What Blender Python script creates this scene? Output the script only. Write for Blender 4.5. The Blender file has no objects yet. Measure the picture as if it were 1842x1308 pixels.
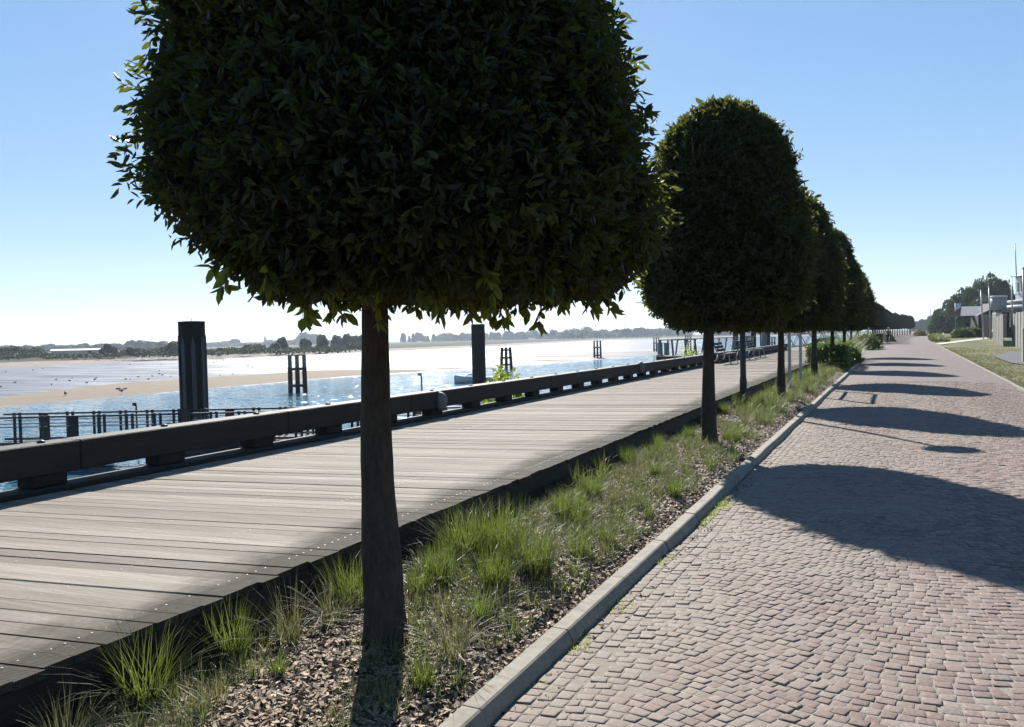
import bpy, math, random
import numpy as np
from mathutils import Vector, Matrix
rad = math.radians
# ------------------------------------------------------------------ camera, light, exposure
SC = bpy.context.scene
COL = SC.collection
IW, IH, FPX, CAMH = 1842., 1308., 1500., 1.6
YAW, PITCH, ROLL = 0.4322266, rad(1.73373), 0.024
_F = np.array([-math.sin(YAW)*math.cos(PITCH), math.cos(YAW)*math.cos(PITCH), -math.sin(PITCH)])
_R0 = np.array([math.cos(YAW), math.sin(YAW), 0.]); _U0 = np.cross(_R0, _F)
_R = math.cos(ROLL)*_R0 - math.sin(ROLL)*_U0; _U = math.sin(ROLL)*_R0 + math.cos(ROLL)*_U0
cam_d = bpy.data.cameras.new("camera"); cam = bpy.data.objects.new("camera", cam_d); COL.objects.link(cam)
cam_d.sensor_width = 36; cam_d.lens = 36*FPX/IW; cam_d.clip_start = .05; cam_d.clip_end = 12000
cam.matrix_world = Matrix(((_R[0], _U[0], -_F[0], 0), (_R[1], _U[1], -_F[1], 0), (_R[2], _U[2], -_F[2], CAMH), (0, 0, 0, 1)))
SC.camera = cam

def at(px, py, z=None, d=None):            # a photo pixel on the level z, or at the distance d
    D = _F + _R*(px-IW/2)/FPX - _U*(py-IH/2)/FPX
    t = d if d is not None else (z-CAMH)/D[2]
    return Vector((D[0]*t, D[1]*t, CAMH + D[2]*t))

SUN_AZ, SUN_EL = 31.0, 34.5                # degrees left of +Y, above the horizon
sd = Vector((-math.sin(rad(SUN_AZ))*math.cos(rad(SUN_EL)), math.cos(rad(SUN_AZ))*math.cos(rad(SUN_EL)), math.sin(rad(SUN_EL))))
sl = bpy.data.lights.new("sun", 'SUN'); sl.energy = 5.0; sl.angle = rad(.53); sl.color = (1, .955, .89)
so = bpy.data.objects.new("sun", sl); COL.objects.link(so); so.rotation_euler = sd.to_track_quat('Z', 'Y').to_euler()
so.location = (0, 0, 40)
wd = bpy.data.worlds.new("World"); SC.world = wd; wd.use_nodes = True
wn = wd.node_tree.nodes; wn.clear()
sky = wn.new('ShaderNodeTexSky'); sky.sky_type = 'NISHITA'; sky.sun_disc = False
sky.sun_elevation = rad(SUN_EL); sky.sun_rotation = rad(-SUN_AZ); sky.air_density = 1.0; sky.dust_density = 0.12; sky.ozone_density = 2.2
bg = wn.new('ShaderNodeBackground'); bg.inputs[1].default_value = 0.121
wo = wn.new('ShaderNodeOutputWorld')
gm = wn.new('ShaderNodeGamma'); gm.inputs[1].default_value = .44; hs = wn.new('ShaderNodeHueSaturation'); hs.inputs['Saturation'].default_value = 1.8
tn = wn.new('ShaderNodeMix'); tn.data_type = 'RGBA'; tn.blend_type = 'MULTIPLY'; tn.inputs[0].default_value = 1; tn.inputs[7].default_value = (.84, .955, 1.1, 1)
wd.node_tree.links.new(sky.outputs[0], gm.inputs[0]); wd.node_tree.links.new(gm.outputs[0], hs.inputs['Color']); wd.node_tree.links.new(hs.outputs[0], tn.inputs[6]); wd.node_tree.links.new(tn.outputs[2], bg.inputs[0]); wd.node_tree.links.new(bg.outputs[0], wo.inputs[0])
SC.view_settings.view_transform = 'Standard'; SC.view_settings.look = 'None'
SC.view_settings.exposure = 1.40; SC.view_settings.gamma = 1
SC.cycles.max_bounces = 6; SC.cycles.transparent_max_bounces = 4; SC.cycles.volume_bounces = 0
SC.cycles.caustics_reflective = False; SC.cycles.caustics_refractive = False

rng = np.random.default_rng(7); random.seed(5)
# ------------------------------------------------------------------ materials
class Mat:
    def __init__(s, name):
        s.m = bpy.data.materials.new(name); s.m.use_nodes = True; s.t = s.m.node_tree; s.n = s.t.nodes
        s.b = s.n['Principled BSDF']; s.out = s.n['Material Output']
    def N(s, typ, **kw):
        o = s.n.new('ShaderNode'+typ)
        for k, v in kw.items():
            if k.startswith('i_'):
                o.inputs[int(k[2:]) if k[2:].isdigit() else k[2:]].default_value = v
            else: setattr(o, k, v)
        return o
    def L(s, a, b): s.t.links.new(a, b)
    def coord(s, scale=(1, 1, 1), rot=(0, 0, 0), geo=True):
        c = s.N('NewGeometry').outputs['Position'] if geo else s.N('TexCoord').outputs['Object']
        mp = s.N('Mapping'); mp.inputs['Scale'].default_value = scale; mp.inputs['Rotation'].default_value = rot
        s.L(c, mp.inputs[0]); return mp.outputs[0]
    def noise(s, scale, co=None, detail=4, rough=.6):
        o = s.N('TexNoise'); o.inputs['Scale'].default_value = scale; o.inputs['Detail'].default_value = detail; o.inputs['Roughness'].default_value = rough
        if co is None: co = s.coord()
        s.L(co, o.inputs['Vector']); return o.outputs['Fac']
    def ramp(s, fac, stops):
        r = s.N('ValToRGB'); e = r.color_ramp.elements
        while len(e) > 1: e.remove(e[-1])
        e[0].position, c0 = stops[0][0], stops[0][1]; e[0].color = (*c0, 1)
        for p, c in stops[1:]:
            k = e.new(p); k.color = (*c, 1)
        s.L(fac, r.inputs[0]); return r.outputs[0]
    def mix(s, fac, a, b, mode='MIX'):
        x = s.N('Mix', data_type='RGBA', blend_type=mode)
        for v, k in ((fac, 0), (a, 6), (b, 7)):
            if isinstance(v, (int, float)): x.inputs[k].default_value = v
            elif isinstance(v, tuple): x.inputs[k].default_value = (*v, 1)
            else: s.L(v, x.inputs[k])
        return x.outputs[2]
    def math(s, op, a, b=0., clamp=False):
        x = s.N('Math', operation=op, use_clamp=clamp)
        for v, k in ((a, 0), (b, 1)):
            if isinstance(v, (int, float)): x.inputs[k].default_value = v
            else: s.L(v, x.inputs[k])
        return x.outputs[0]
    def bump(s, h, strength=.5, dist=.01, prev=None):
        x = s.N('Bump'); x.inputs['Strength'].default_value = strength; x.inputs['Distance'].default_value = dist
        s.L(h, x.inputs['Height'])
        if prev: s.L(prev, x.inputs['Normal'])
        return x.outputs[0]
    def set(s, col=None, rough=None, spec=None, metal=None, normal=None):
        for v, k in ((col, 'Base Color'), (rough, 'Roughness'), (spec, 'Specular IOR Level'), (metal, 'Metallic'), (normal, 'Normal')):
            if v is None: continue
            if isinstance(v, tuple): s.b.inputs[k].default_value = (*v, 1)
            elif isinstance(v, (int, float)): s.b.inputs[k].default_value = v
            else: s.L(v, s.b.inputs[k])
        return s.m

def noisy(name, a, b, scale, rough=.7, bump=.3, bd=.01, spec=.4, metal=0, sc=(1, 1, 1), geo=False):
    m = Mat(name); co = m.coord(sc, geo=geo); n = m.noise(scale, co, 5); n2 = m.noise(scale*5, co, 3)
    c = m.ramp(n, [(.3, a), (.7, b)])
    c = m.mix(.35, c, m.ramp(n2, [(.3, tuple(x*.6 for x in a)), (.7, tuple(min(1, x*1.3) for x in b))]))
    return m.set(c, rough, spec, metal, m.bump(n2, bump, bd))

def leafmat(name, a, b, tr, trfac=.3, scale=14, rough=.42):
    m = Mat(name); n = m.noise(scale, m.coord(geo=False), 2)
    m.set(m.ramp(n, [(.35, a), (.65, b)]), rough, .25)
    t = m.N('BsdfTranslucent'); t.inputs[0].default_value = (*tr, 1)
    x = m.N('MixShader'); x.inputs[0].default_value = trfac
    m.L(m.b.outputs[0], x.inputs[1]); m.L(t.outputs[0], x.inputs[2]); m.L(x.outputs[0], m.out.inputs[0]); return m.m

M = {}
M['leaf'] = leafmat('laurel_leaf', (.009, .012, .006), (.016, .021, .009), (.27, .31, .04), .17, 9, .52)
M['backlit'] = leafmat('backlit_leaf', (.03, .045, .012), (.05, .065, .018), (.36, .42, .06), .42, 9)  # brighter copy of the crown leaf: sun from behind painted into its colour
M['hedge'] = leafmat('hedge_leaf', (.035, .055, .018), (.07, .10, .03), (.2, .3, .04), .2, 12)
M['shrub'] = leafmat('shrub_leaf', (.07, .11, .025), (.13, .18, .04), (.35, .45, .05), .4, 9)
M['grass'] = leafmat('grass_blade', (.04, .055, .018), (.075, .095, .028), (.15, .2, .035), .35, 6, .5)
M['grassdry'] = leafmat('dry_grass', (.08, .085, .04), (.17, .15, .08), (.2, .2, .08), .3, 5, .55)
M['cover'] = leafmat('ground_cover_leaf', (.06, .078, .035), (.12, .13, .065), (.16, .2, .05), .3, 5, .5)
M['far'] = leafmat('far_foliage', (.03, .05, .022), (.06, .085, .035), (.08, .12, .03), .15, .4, .7)
M['far2'] = leafmat('far_foliage_dark', (.03, .045, .022), (.055, .065, .035), (.08, .1, .03), .15, .5, .7)
M['flower'] = leafmat('pink_flower', (.4, .1, .13), (.55, .2, .2), (.5, .2, .2), .2)
M['bark'] = noisy('bark', (.02, .017, .014), (.06, .051, .04), 9, .9, .8, .012, .2, sc=(1, 1, .35))
M['concrete'] = noisy('kerb_concrete', (.135, .12, .095), (.215, .195, .16), 4, .85, .3, .004, .3, geo=True)
M['timber'] = noisy('weathered_timber', (.008, .0075, .007), (.024, .022, .02), 5, .75, .6, .006, .3, sc=(4, .5, 4))
M['darkwood'] = noisy('wet_pile_timber', (.008, .0075, .0075), (.02, .018, .017), 3, .7, .6, .01, .3, sc=(3, 3, .5))
M['greywood'] = noisy('grey_timber', (.1, .096, .09), (.2, .19, .175), 4, .8, .4, .005, .3, sc=(3, 3, .4))
M['steel'] = noisy('dark_painted_steel', (.008, .009, .011), (.016, .017, .02), 3, .6, .2, .003, .5)
M['rust'] = noisy('tarred_steel', (.006, .006, .007), (.012, .011, .011), 1.5, .75, .4, .01, .2)
M['stripe'] = noisy('fender_board', (.05, .048, .05), (.085, .08, .08), 2, .7, .4, .005, .3, sc=(3, 3, .4))
M['galv'] = noisy('galvanised_steel', (.26, .27, .28), (.38, .39, .4), 6, .45, .1, .002, .5, .4)
M['greypaint'] = noisy('grey_paint', (.2, .2, .2), (.3, .3, .3), 5, .5, .1, .002, .5)
M['white'] = noisy('white_render', (.5, .5, .49), (.66, .66, .64), 1.2, .7, .2, .004, .3)
M['offwhite'] = noisy('cream_edge', (.42, .4, .33), (.6, .57, .47), 2, .7, .2, .004, .3)
M['roofgrey'] = noisy('grey_sheet_roof', (.15, .15, .165), (.22, .22, .24), .8, .7, .3, .01, .3, sc=(1, 8, 1))
M['hut'] = noisy('dark_brown_boards', (.006, .005, .0045), (.013, .011, .010), 1.5, .8, .4, .01, .3, sc=(6, 6, .5))
M['glass'] = noisy('dark_window_glass', (.012, .014, .018), (.03, .033, .038), 1, .12, 0, .001, .6)
M['tarp'] = noisy('grey_cover_cloth', (.06, .06, .063), (.13, .13, .135), 12, .6, .8, .01, .4)
M['black'] = noisy('black_rubber', (.008, .008, .009), (.02, .02, .022), 6, .6, .2, .002, .4)
M['blue'] = noisy('blue_canvas', (.03, .06, .2), (.05, .1, .3), 4, .8, .3, .004, .3)
M['hull'] = noisy('boat_gelcoat', (.42, .43, .45), (.52, .53, .55), 2, .3, .05, .002, .5)
M['skin'] = noisy('skin', (.35, .2, .14), (.42, .26, .18), 5, .6, .1, .002, .4)
M['khaki'] = noisy('olive_cloth', (.09, .08, .055), (.17, .15, .11), 8, .9, .4, .005, .2)
M['navy'] = noisy('dark_cloth', (.012, .013, .018), (.03, .03, .04), 8, .9, .4, .005, .2)
M['green'] = noisy('green_cloth', (.05, .3, .05), (.08, .42, .08), 8, .9, .4, .005, .2)
M['orange'] = noisy('orange_paint', (.7, .13, .05), (.8, .2, .08), 8, .6, .1, .002, .3)
M['chip'] = noisy('wood_chip', (.05, .031, .02), (.38, .275, .175), 24, .75, .3, .003, .3, geo=True)
M['feather'] = noisy('dark_feather', (.03, .028, .026), (.09, .085, .08), 10, .8, .2, .003, .3)
M['screw'] = noisy('screw_head', (.16, .15, .14), (.26, .25, .24), 40, .6, .1, .001, .4, .3)
M['asphalt'] = noisy('dark_asphalt', (.035, .037, .04), (.06, .062, .065), 3, .9, .6, .006, .3, geo=True)
M['path'] = noisy('pale_concrete_path', (.3, .28, .23), (.42, .4, .33), 2, .9, .3, .004, .3, geo=True)

DUST = (.185, .157, .132)
def dustmask(m, lo, hi):
    sx = m.N('SeparateXYZ'); m.L(m.coord(), sx.inputs[0]); g = m.math('MULTIPLY', m.math('SUBTRACT', .75, sx.outputs[0]), .3)
    n = m.noise(.6, None, 4); f = m.math('ADD', g, m.math('MULTIPLY', m.math('SUBTRACT', n, .5), 2.2))
    return m.ramp(f, [(0, (lo,)*3), (.55, (hi,)*3)])
def m_cobble():
    m = Mat('porphyry_setts'); fine = m.noise(60, None, 4); mid = m.noise(14, None, 3)
    at_ = m.N('Attribute', attribute_name='tone')
    c = m.ramp(at_.outputs['Fac'], [(0, (.100, .062, .054)), (.35, (.142, .095, .082)), (.7, (.17, .126, .109)), (.93, (.205, .165, .14)), (1, (.12, .105, .097))])
    c = m.mix(.35, c, m.ramp(fine, [(.3, (0.051, 0.0425, 0.03825)), (.7, (0.255, 0.2125, 0.187))]))
    c = m.mix(dustmask(m, .05, .68), c, DUST)
    dk = m.noise(1.3, None, 5, .7); c = m.mix(m.ramp(dk, [(.58, (0, 0, 0)), (.78, (.5,)*3)]), c, (0.0765, 0.06375, 0.0544))
    return m.set(m.mix(1, c, (1.08, 1.09, 1.08), 'MULTIPLY'), .8, .1, None, m.bump(mid, .5, .006, m.bump(fine, .4, .004)))
M['sett'] = m_cobble()
def m_joint():
    m = Mat('jointing_sand'); n = m.noise(90, None, 3)
    c = m.ramp(n, [(.3, (0.1275, 0.1122, 0.09775)), (.7, (0.2635, 0.238, 0.2082))]); c = m.mix(dustmask(m, .1, .6), c, DUST)
    return m.set(c, .95, .1, None, m.bump(n, .5, .004))
M['joint'] = m_joint()
def m_road():
    m = Mat('far_setts'); v = m.N('TexVoronoi', feature='DISTANCE_TO_EDGE'); v.inputs['Scale'].default_value = 9.5; m.L(m.coord(), v.inputs['Vector'])
    v2 = m.N('TexVoronoi'); v2.inputs['Scale'].default_value = 9.5; m.L(m.coord(), v2.inputs['Vector'])
    big = m.noise(.5, None, 3)
    c = m.ramp(m.N('SeparateColor').outputs[0], [(0, (.1, .08, .08))])
    sp = m.N('SeparateColor'); m.L(v2.outputs['Color'], sp.inputs[0])
    c = m.ramp(sp.outputs[0], [(0, (0.1, 0.0784, 0.0704)), (1, (0.156, 0.1296, 0.1168))])
    c = m.mix(m.math('MULTIPLY', big, .5), c, (0.14, 0.12, 0.1088))
    e = m.ramp(v.outputs[0], [(0, (0, 0, 0)), (.06, (1, 1, 1))])
    c = m.mix(e, (.15, .135, .12), c)
    return m.set(c, .8, .1, None, m.bump(e, .5, .008))
M['road'] = m_road()
def m_deck():
    m = Mat('grooved_hardwood'); co = m.coord(rot=(0, 0, -math.atan(.13)))
    sx = m.N('SeparateXYZ'); m.L(co, sx.inputs[0]); Y = sx.outputs[1]; 
    p0 = m.N('SeparateXYZ'); g = m.N('NewGeometry'); m.L(g.outputs['Position'], p0.inputs[0]); X = p0.outputs[0]
    groove = m.math('SINE', m.math('MULTIPLY', Y, 2*math.pi/.01142))
    t = m.N('Attribute', attribute_name='tone').outputs['Fac']
    grain = m.noise(1, m.coord((1.2, 46, 1), (0, 0, -math.atan(.13))), 5, .7)
    blot = m.noise(1, m.coord((.5, 2.6, 1)), 4)
    c = m.ramp(t, [(0, (0.2349, 0.2105, 0.1827)), (.4, (0.3654, 0.3323, 0.2915)), (1, (0.5046, 0.4655, 0.4133))])
    c = m.mix(m.ramp(grain, [(.35, (0, 0, 0)), (.75, (0.609, 0.609, 0.609))]), c, (0.0957, 0.087, 0.07656))
    c = m.mix(m.ramp(blot, [(.5, (0, 0, 0)), (.8, (0.435, 0.435, 0.435))]), c, (0.1044, 0.09309, 0.08178))
    # algae and damp along the planted edge
    nz = m.noise(1, m.coord((2.2, 1.3, 1)), 5, .65)
    d = m.math('ADD', X, m.math('MULTIPLY', m.math('SUBTRACT', nz, .5), .75))
    st = m.math('MULTIPLY', m.math('ADD', d, 3.56), 3.4, True)
    sp = m.noise(24, None, 4)
    st = m.math('MULTIPLY', st, m.math('ADD', .7, m.math('MULTIPLY', sp, .6)), True)
    c = m.mix(m.math('MULTIPLY', st, .93), c, (.03, .028, .022))
    gr = m.math('MULTIPLY', m.math('ADD', groove, 1), .5)
    c = m.mix(m.ramp(gr, [(.2, (.9,)*3), (.7, (0, 0, 0))]), c, (.035, .03, .026))
    nb = m.bump(gr, .45, .0025); nb = m.bump(grain, .25, .004, nb)
    return m.set(m.mix(1, c, (1.03, 1.0, .955), 'MULTIPLY'), .85, .06, None, nb)
M['deck'] = m_deck()
def m_mulch():
    m = Mat('bark_mulch'); v = m.N('TexVoronoi'); v.inputs['Scale'].default_value = 45
    m.L(m.coord((1, .5, 1)), v.inputs['Vector']); sp = m.N('SeparateColor'); m.L(v.outputs['Color'], sp.inputs[0])
    c = m.ramp(sp.outputs[0], [(0, (.03, .02, .015)), (.6, (.09, .062, .045)), (.9, (.17, .13, .09)), (1, (.3, .25, .19))])
    return m.set(c, .9, .2, None, m.bump(v.outputs[0], .9, .02))
M['mulch'] = m_mulch()
def m_water():
    m = Mat('river_water'); tot = None
    for sc, st, k, det in ((1.0, (.55, 1.5, 1), .75, 3), (3.5, (.7, 1.4, 1), 1.0, 2), (.09, (.35, 1, 1), .22, 2)):
        o = m.N('TexNoise'); o.inputs['Scale'].default_value = sc; o.inputs['Detail'].default_value = det
        m.L(m.coord(st, (0, 0, -YAW)), o.inputs['Vector'])
        v = m.N('VectorMath', operation='SUBTRACT'); m.L(o.outputs['Color'], v.inputs[0]); v.inputs[1].default_value = (.5, .5, .5)
        w = m.N('VectorMath', operation='MULTIPLY'); m.L(v.outputs[0], w.inputs[0]); w.inputs[1].default_value = (k, k, 0)
        if tot is None: tot = w.outputs[0]
        else: q = m.N('VectorMath', operation='ADD'); m.L(tot, q.inputs[0]); m.L(w.outputs[0], q.inputs[1]); tot = q.outputs[0]
    q = m.N('VectorMath', operation='ADD'); m.L(tot, q.inputs[0]); q.inputs[1].default_value = (0, 0, 1)
    z = m.N('VectorMath', operation='NORMALIZE'); m.L(q.outputs[0], z.inputs[0])
    m.b.inputs['IOR'].default_value = 1.33
    return m.set((.042, .11, .16), .07, .35, None, z.outputs[0])
M['water'] = m_water()
def m_mud():
    m = Mat('tidal_mud'); w = m.N('Attribute', attribute_name='wet').outputs['Fac']
    n = m.noise(1, m.coord((.03, .16, 1), (0, 0, .1)), 5, .6); n2 = m.noise(.6, None, 5)
    wet = m.math('ADD', w, m.math('MULTIPLY', m.math('SUBTRACT', n, .5), 1.0), True)
    wet = m.ramp(wet, [(.42, (0, 0, 0)), (.58, (1, 1, 1))])
    dry = m.ramp(n2, [(.3, (.155, .125, .096)), (.7, (.195, .16, .125))])
    c = m.mix(wet, dry, (.11, .12, .138))
    r = m.ramp(wet, [(0, (.9,)*3), (1, (.5,)*3)])
    pud = m.ramp(m.noise(1, m.coord((.05, .3, 1), (0, 0, .15)), 4), [(.45, (.02,)*3), (.66, (.17,)*3)])
    return m.set(c, r, m.mix(wet, (.05, .05, .05), pud), None, m.bump(m.noise(2.5, m.coord((1, 2, 1)), 4), .35, .05))
M['mud'] = m_mud()
M['bank'] = noisy('sand_bank', (.13, .104, .085), (.19, .15, .125), .25, .95, .5, .1, .2, sc=(.4, 1, 1), geo=True)
M['marsh'] = noisy('salt_marsh', (.018, .025, .012), (.045, .048, .023), .06, 1, .8, .3, .1, geo=True)
M['farland'] = noisy('far_fields', (.03, .042, .02), (.05, .06, .03), .01, 1, .2, .1, .1, geo=True)
def m_lawn():
    m = Mat('lawn'); n = m.noise(.22, m.coord((1, .35, 1)), 4); n2 = m.noise(3, None, 4)
    c = m.ramp(n, [(.38, (0.04675, 0.0578, 0.0221)), (.5, (0.0935, 0.085, 0.0357)), (.58, (0.17, 0.1403, 0.068))])
    c = m.mix(.4, c, m.ramp(n2, [(.3, (0.0255, 0.0425, 0.01275)), (.7, (0.1275, 0.1275, 0.051))]))
    return m.set(c, .95, .15, None, m.bump(n2, .8, .05))
M['lawn'] = m_lawn()
M['lawn'].node_tree.nodes['Principled BSDF'].inputs['Roughness'].default_value = .95

# ------------------------------------------------------------------ mesh helpers
def raw(name, V, F, mat, parent=None, attr=None, smooth=False):
    V = np.asarray(V, np.float32).reshape(-1, 3); F = np.asarray(F, np.int32); k = F.shape[1]
    me = bpy.data.meshes.new(name); me.vertices.add(len(V)); me.vertices.foreach_set('co', V.ravel())
    me.loops.add(F.size); me.loops.foreach_set('vertex_index', F.ravel())
    me.polygons.add(len(F)); me.polygons.foreach_set('loop_start', np.arange(0, F.size, k, dtype=np.int32))
    me.polygons.foreach_set('use_smooth', np.full(len(F), bool(smooth)))
    me.update(calc_edges=True); me.materials.append(M[mat] if isinstance(mat, str) else mat)
    if attr:
        for an, vals in attr.items():
            a = me.attributes.new(an, 'FLOAT', 'POINT'); a.data.foreach_set('value', np.asarray(vals, np.float32))
    o = bpy.data.objects.new(name, me); COL.objects.link(o); o.parent = parent
    return o

class MB:
    def __init__(s): s.v = []; s.f = []; s.sm = []
    def add(s, V, F, smooth=False):
        n = len(s.v); s.v += [tuple(p) for p in V]; s.f += [tuple(i+n for i in q) for q in F]; s.sm += [smooth]*len(F); return s
    def box(s, c, size, rz=0., mat=None, bev=0.):
        hx, hy, hz = [x/2 for x in size]
        mt = mat or (Matrix.Translation(c) @ Matrix.Rotation(rz, 4, 'Z'))
        b = min(bev, hx*.9, hy*.9, hz*.9)
        if b <= 0:
            V = [mt @ Vector((x, y, z)) for x in (-hx, hx) for y in (-hy, hy) for z in (-hz, hz)]
            return s.add(V, [(0, 1, 3, 2), (4, 6, 7, 5), (0, 4, 5, 1), (2, 3, 7, 6), (0, 2, 6, 4), (1, 5, 7, 3)])
        V = []; idx = {}
        for x in (-1, 1):
            for y in (-1, 1):
                for z in (-1, 1):
                    for a in range(3):
                        p = [x*(hx-b), y*(hy-b), z*(hz-b)]; p[a] += (x, y, z)[a]*b
                        idx[(x, y, z, a)] = len(V); V.append(mt @ Vector(p))
        F = []
        for a in range(3):
            o = [i for i in range(3) if i != a]
            for sg in (-1, 1):
                q = []
                for u, w in ((-1, -1), (1, -1), (1, 1), (-1, 1)):
                    k = [0, 0, 0]; k[a] = sg; k[o[0]] = u; k[o[1]] = w; q.append(idx[(*k, a)])
                F.append(tuple(q) if (sg > 0) == (a != 1) else tuple(q[::-1]))
        for a in range(3):     # edge bevels along axis a
            o = [i for i in range(3) if i != a]
            for u in (-1, 1):
                for w in (-1, 1):
                    k0 = [0, 0, 0]; k0[a] = -1; k0[o[0]] = u; k0[o[1]] = w; k1 = list(k0); k1[a] = 1
                    F.append((idx[(*k0, o[0])], idx[(*k1, o[0])], idx[(*k1, o[1])], idx[(*k0, o[1])]))
        for x in (-1, 1):
            for y in (-1, 1):
                for z in (-1, 1): F.append(tuple(idx[(x, y, z, a)] for a in range(3)))
        return s.add(V, F)
    def tube(s, pts, rs, n=8, caps=True, smooth=True):
        pts = [Vector(p) for p in pts]; rs = rs if hasattr(rs, '__len__') else [rs]*len(pts); V = []; F = []
        ref = None
        for i, p in enumerate(pts):
            d = (pts[min(i+1, len(pts)-1)]-pts[max(i-1, 0)]).normalized()
            if ref is None: ref = Vector((1, 0, 0)) if abs(d.x) < .8 else Vector((0, 1, 0))
            a = (ref - d*ref.dot(d)).normalized(); b = d.cross(a); ref = a
            for k in range(n):
                t = 2*math.pi*k/n; V.append(p + (a*math.cos(t)+b*math.sin(t))*rs[i])
        for i in range(len(pts)-1):
            for k in range(n): F.append((i*n+k, i*n+(k+1) % n, (i+1)*n+(k+1) % n, (i+1)*n+k))
        s.add(V, F, smooth)
        if caps:
            m = len(s.v)-len(V); s.f += [tuple(m+k for k in range(n))[::-1], tuple(m+(len(pts)-1)*n+k for k in range(n))]; s.sm += [False, False]
        return s
    def lathe(s, prof, c, n=20, smooth=True):
        return s.tube([Vector(c)+Vector((0, 0, z)) for r, z in prof], [max(r, .001) for r, z in prof], n, True, smooth) if all(prof[i+1][1] > prof[i][1] for i in range(len(prof)-1)) else s._lathe(prof, c, n)
    def _lathe(s, prof, c, n):
        V = []; F = []
        for r, z in prof:
            for k in range(n):
                t = 2*math.pi*k/n; V.append(Vector(c)+Vector((r*math.cos(t), r*math.sin(t), z)))
        for i in range(len(prof)-1):
            for k in range(n): F.append((i*n+k, i*n+(k+1) % n, (i+1)*n+(k+1) % n, (i+1)*n+k))
        return s.add(V, F, True)
    def bar(s, a, b, w, h, bev=0.):
        a, b = Vector(a), Vector(b); d = b-a; q = d.to_track_quat('Y', 'Z').to_matrix().to_4x4()
        return s.box(None, (w, d.length, h), mat=Matrix.Translation((a+b)/2) @ q, bev=bev)
    def ball(s, c, r, n=8, m=6):
        rx, ry, rz = r if hasattr(r, '__len__') else (r, r, r); V = []; F = []
        for i in range(m+1):
            a = math.pi*i/m
            for k in range(n):
                t = 2*math.pi*k/n; V.append((c[0]+rx*math.sin(a)*math.cos(t), c[1]+ry*math.sin(a)*math.sin(t), c[2]-rz*math.cos(a)))
        for i in range(m):
            for k in range(n): F.append((i*n+k, i*n+(k+1) % n, (i+1)*n+(k+1) % n, (i+1)*n+k))
        return s.add(V, F, True)
    def build(s, name, mat, parent=None):
        me = bpy.data.meshes.new(name); me.from_pydata(s.v, [], s.f); me.update()
        me.polygons.foreach_set('use_smooth', np.array(s.sm, bool)); me.materials.append(M[mat])
        o = bpy.data.objects.new(name, me); COL.objects.link(o); o.parent = parent; return o

def tag(o, label=None, cat=None, group=None, kind=None):
    for k, v in (('label', label), ('category', cat), ('group', group), ('kind', kind)):
        if v: o[k] = v
    return o
def thing(name, loc, label, cat, group=None, rz=0.):
    o = bpy.data.objects.new(name, None); COL.objects.link(o); o.location = loc; o.rotation_euler = (0, 0, rz)
    o.empty_display_size = .1
    return tag(o, label, cat, group)
def children_of(o): return [c for c in COL.objects if c.parent == o]
def copy_tree(o, loc=None, rz=None, label=None, scale=None, group=None, _p=None, kids=None):
    c = o.copy(); COL.objects.link(c)
    if _p is not None: c.parent = _p
    if loc is not None: c.location = loc
    if rz is not None: c.rotation_euler = (0, 0, rz)
    if scale is not None: c.scale = scale if hasattr(scale, '__len__') else (scale,)*3
    if label: c['label'] = label
    if group: c['group'] = group
    for ch in list(o.children): copy_tree(ch, _p=c)
    return c
def structure(o, label=None): o['kind'] = 'structure'; return o

# ------------------------------------------------------------------ foliage builders
def norm(a): return a/np.maximum(np.linalg.norm(a, axis=1, keepdims=True), 1e-9)
def leaves(base, d, L, Wd, fold=.18, droop=.0):
    """folded six-point leaves, two quads each"""
    n = len(base); r = rng.normal(size=(n, 3)); w = norm(np.cross(d, r)); nn = np.cross(w, d)
    L = np.asarray(L).reshape(-1, 1)*np.ones((n, 1)); Wd = np.asarray(Wd).reshape(-1, 1)*np.ones((n, 1))
    V = np.empty((n, 6, 3))
    V[:, 0] = base; V[:, 3] = base + d*L - nn*L*.12 + np.array([0, 0, -1])*droop*L
    for k, sg in ((1, 1), (5, -1)): V[:, k] = base + d*L*.34 + w*Wd*.5*sg + nn*Wd*fold
    for k, sg in ((2, 1), (4, -1)): V[:, k] = base + d*L*.70 + w*Wd*.42*sg + nn*Wd*fold*.8 - nn*L*.04
    F = (np.arange(n)*6)[:, None, None] + np.array([[0, 1, 2, 3], [3, 4, 5, 0]])[None]
    return V.reshape(-1, 3), F.reshape(-1, 4)
def sprigs(C, A, nl, L, Wd, spread=.9, step=.016, hang=.25):
    n = len(C); t = (np.arange(nl)+.5)[None, :, None]*step
    base = (C[:, None] + A[:, None]*t).reshape(-1, 3)
    r = rng.normal(size=(n*nl, 3)); ax = np.repeat(A, nl, 0)
    d = norm(ax*.75 + norm(r)*spread + np.array([0, 0, -hang]))
    Ls = L*rng.uniform(.65, 1.15, n*nl)
    return leaves(base, d, Ls, Ls*Wd)

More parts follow.
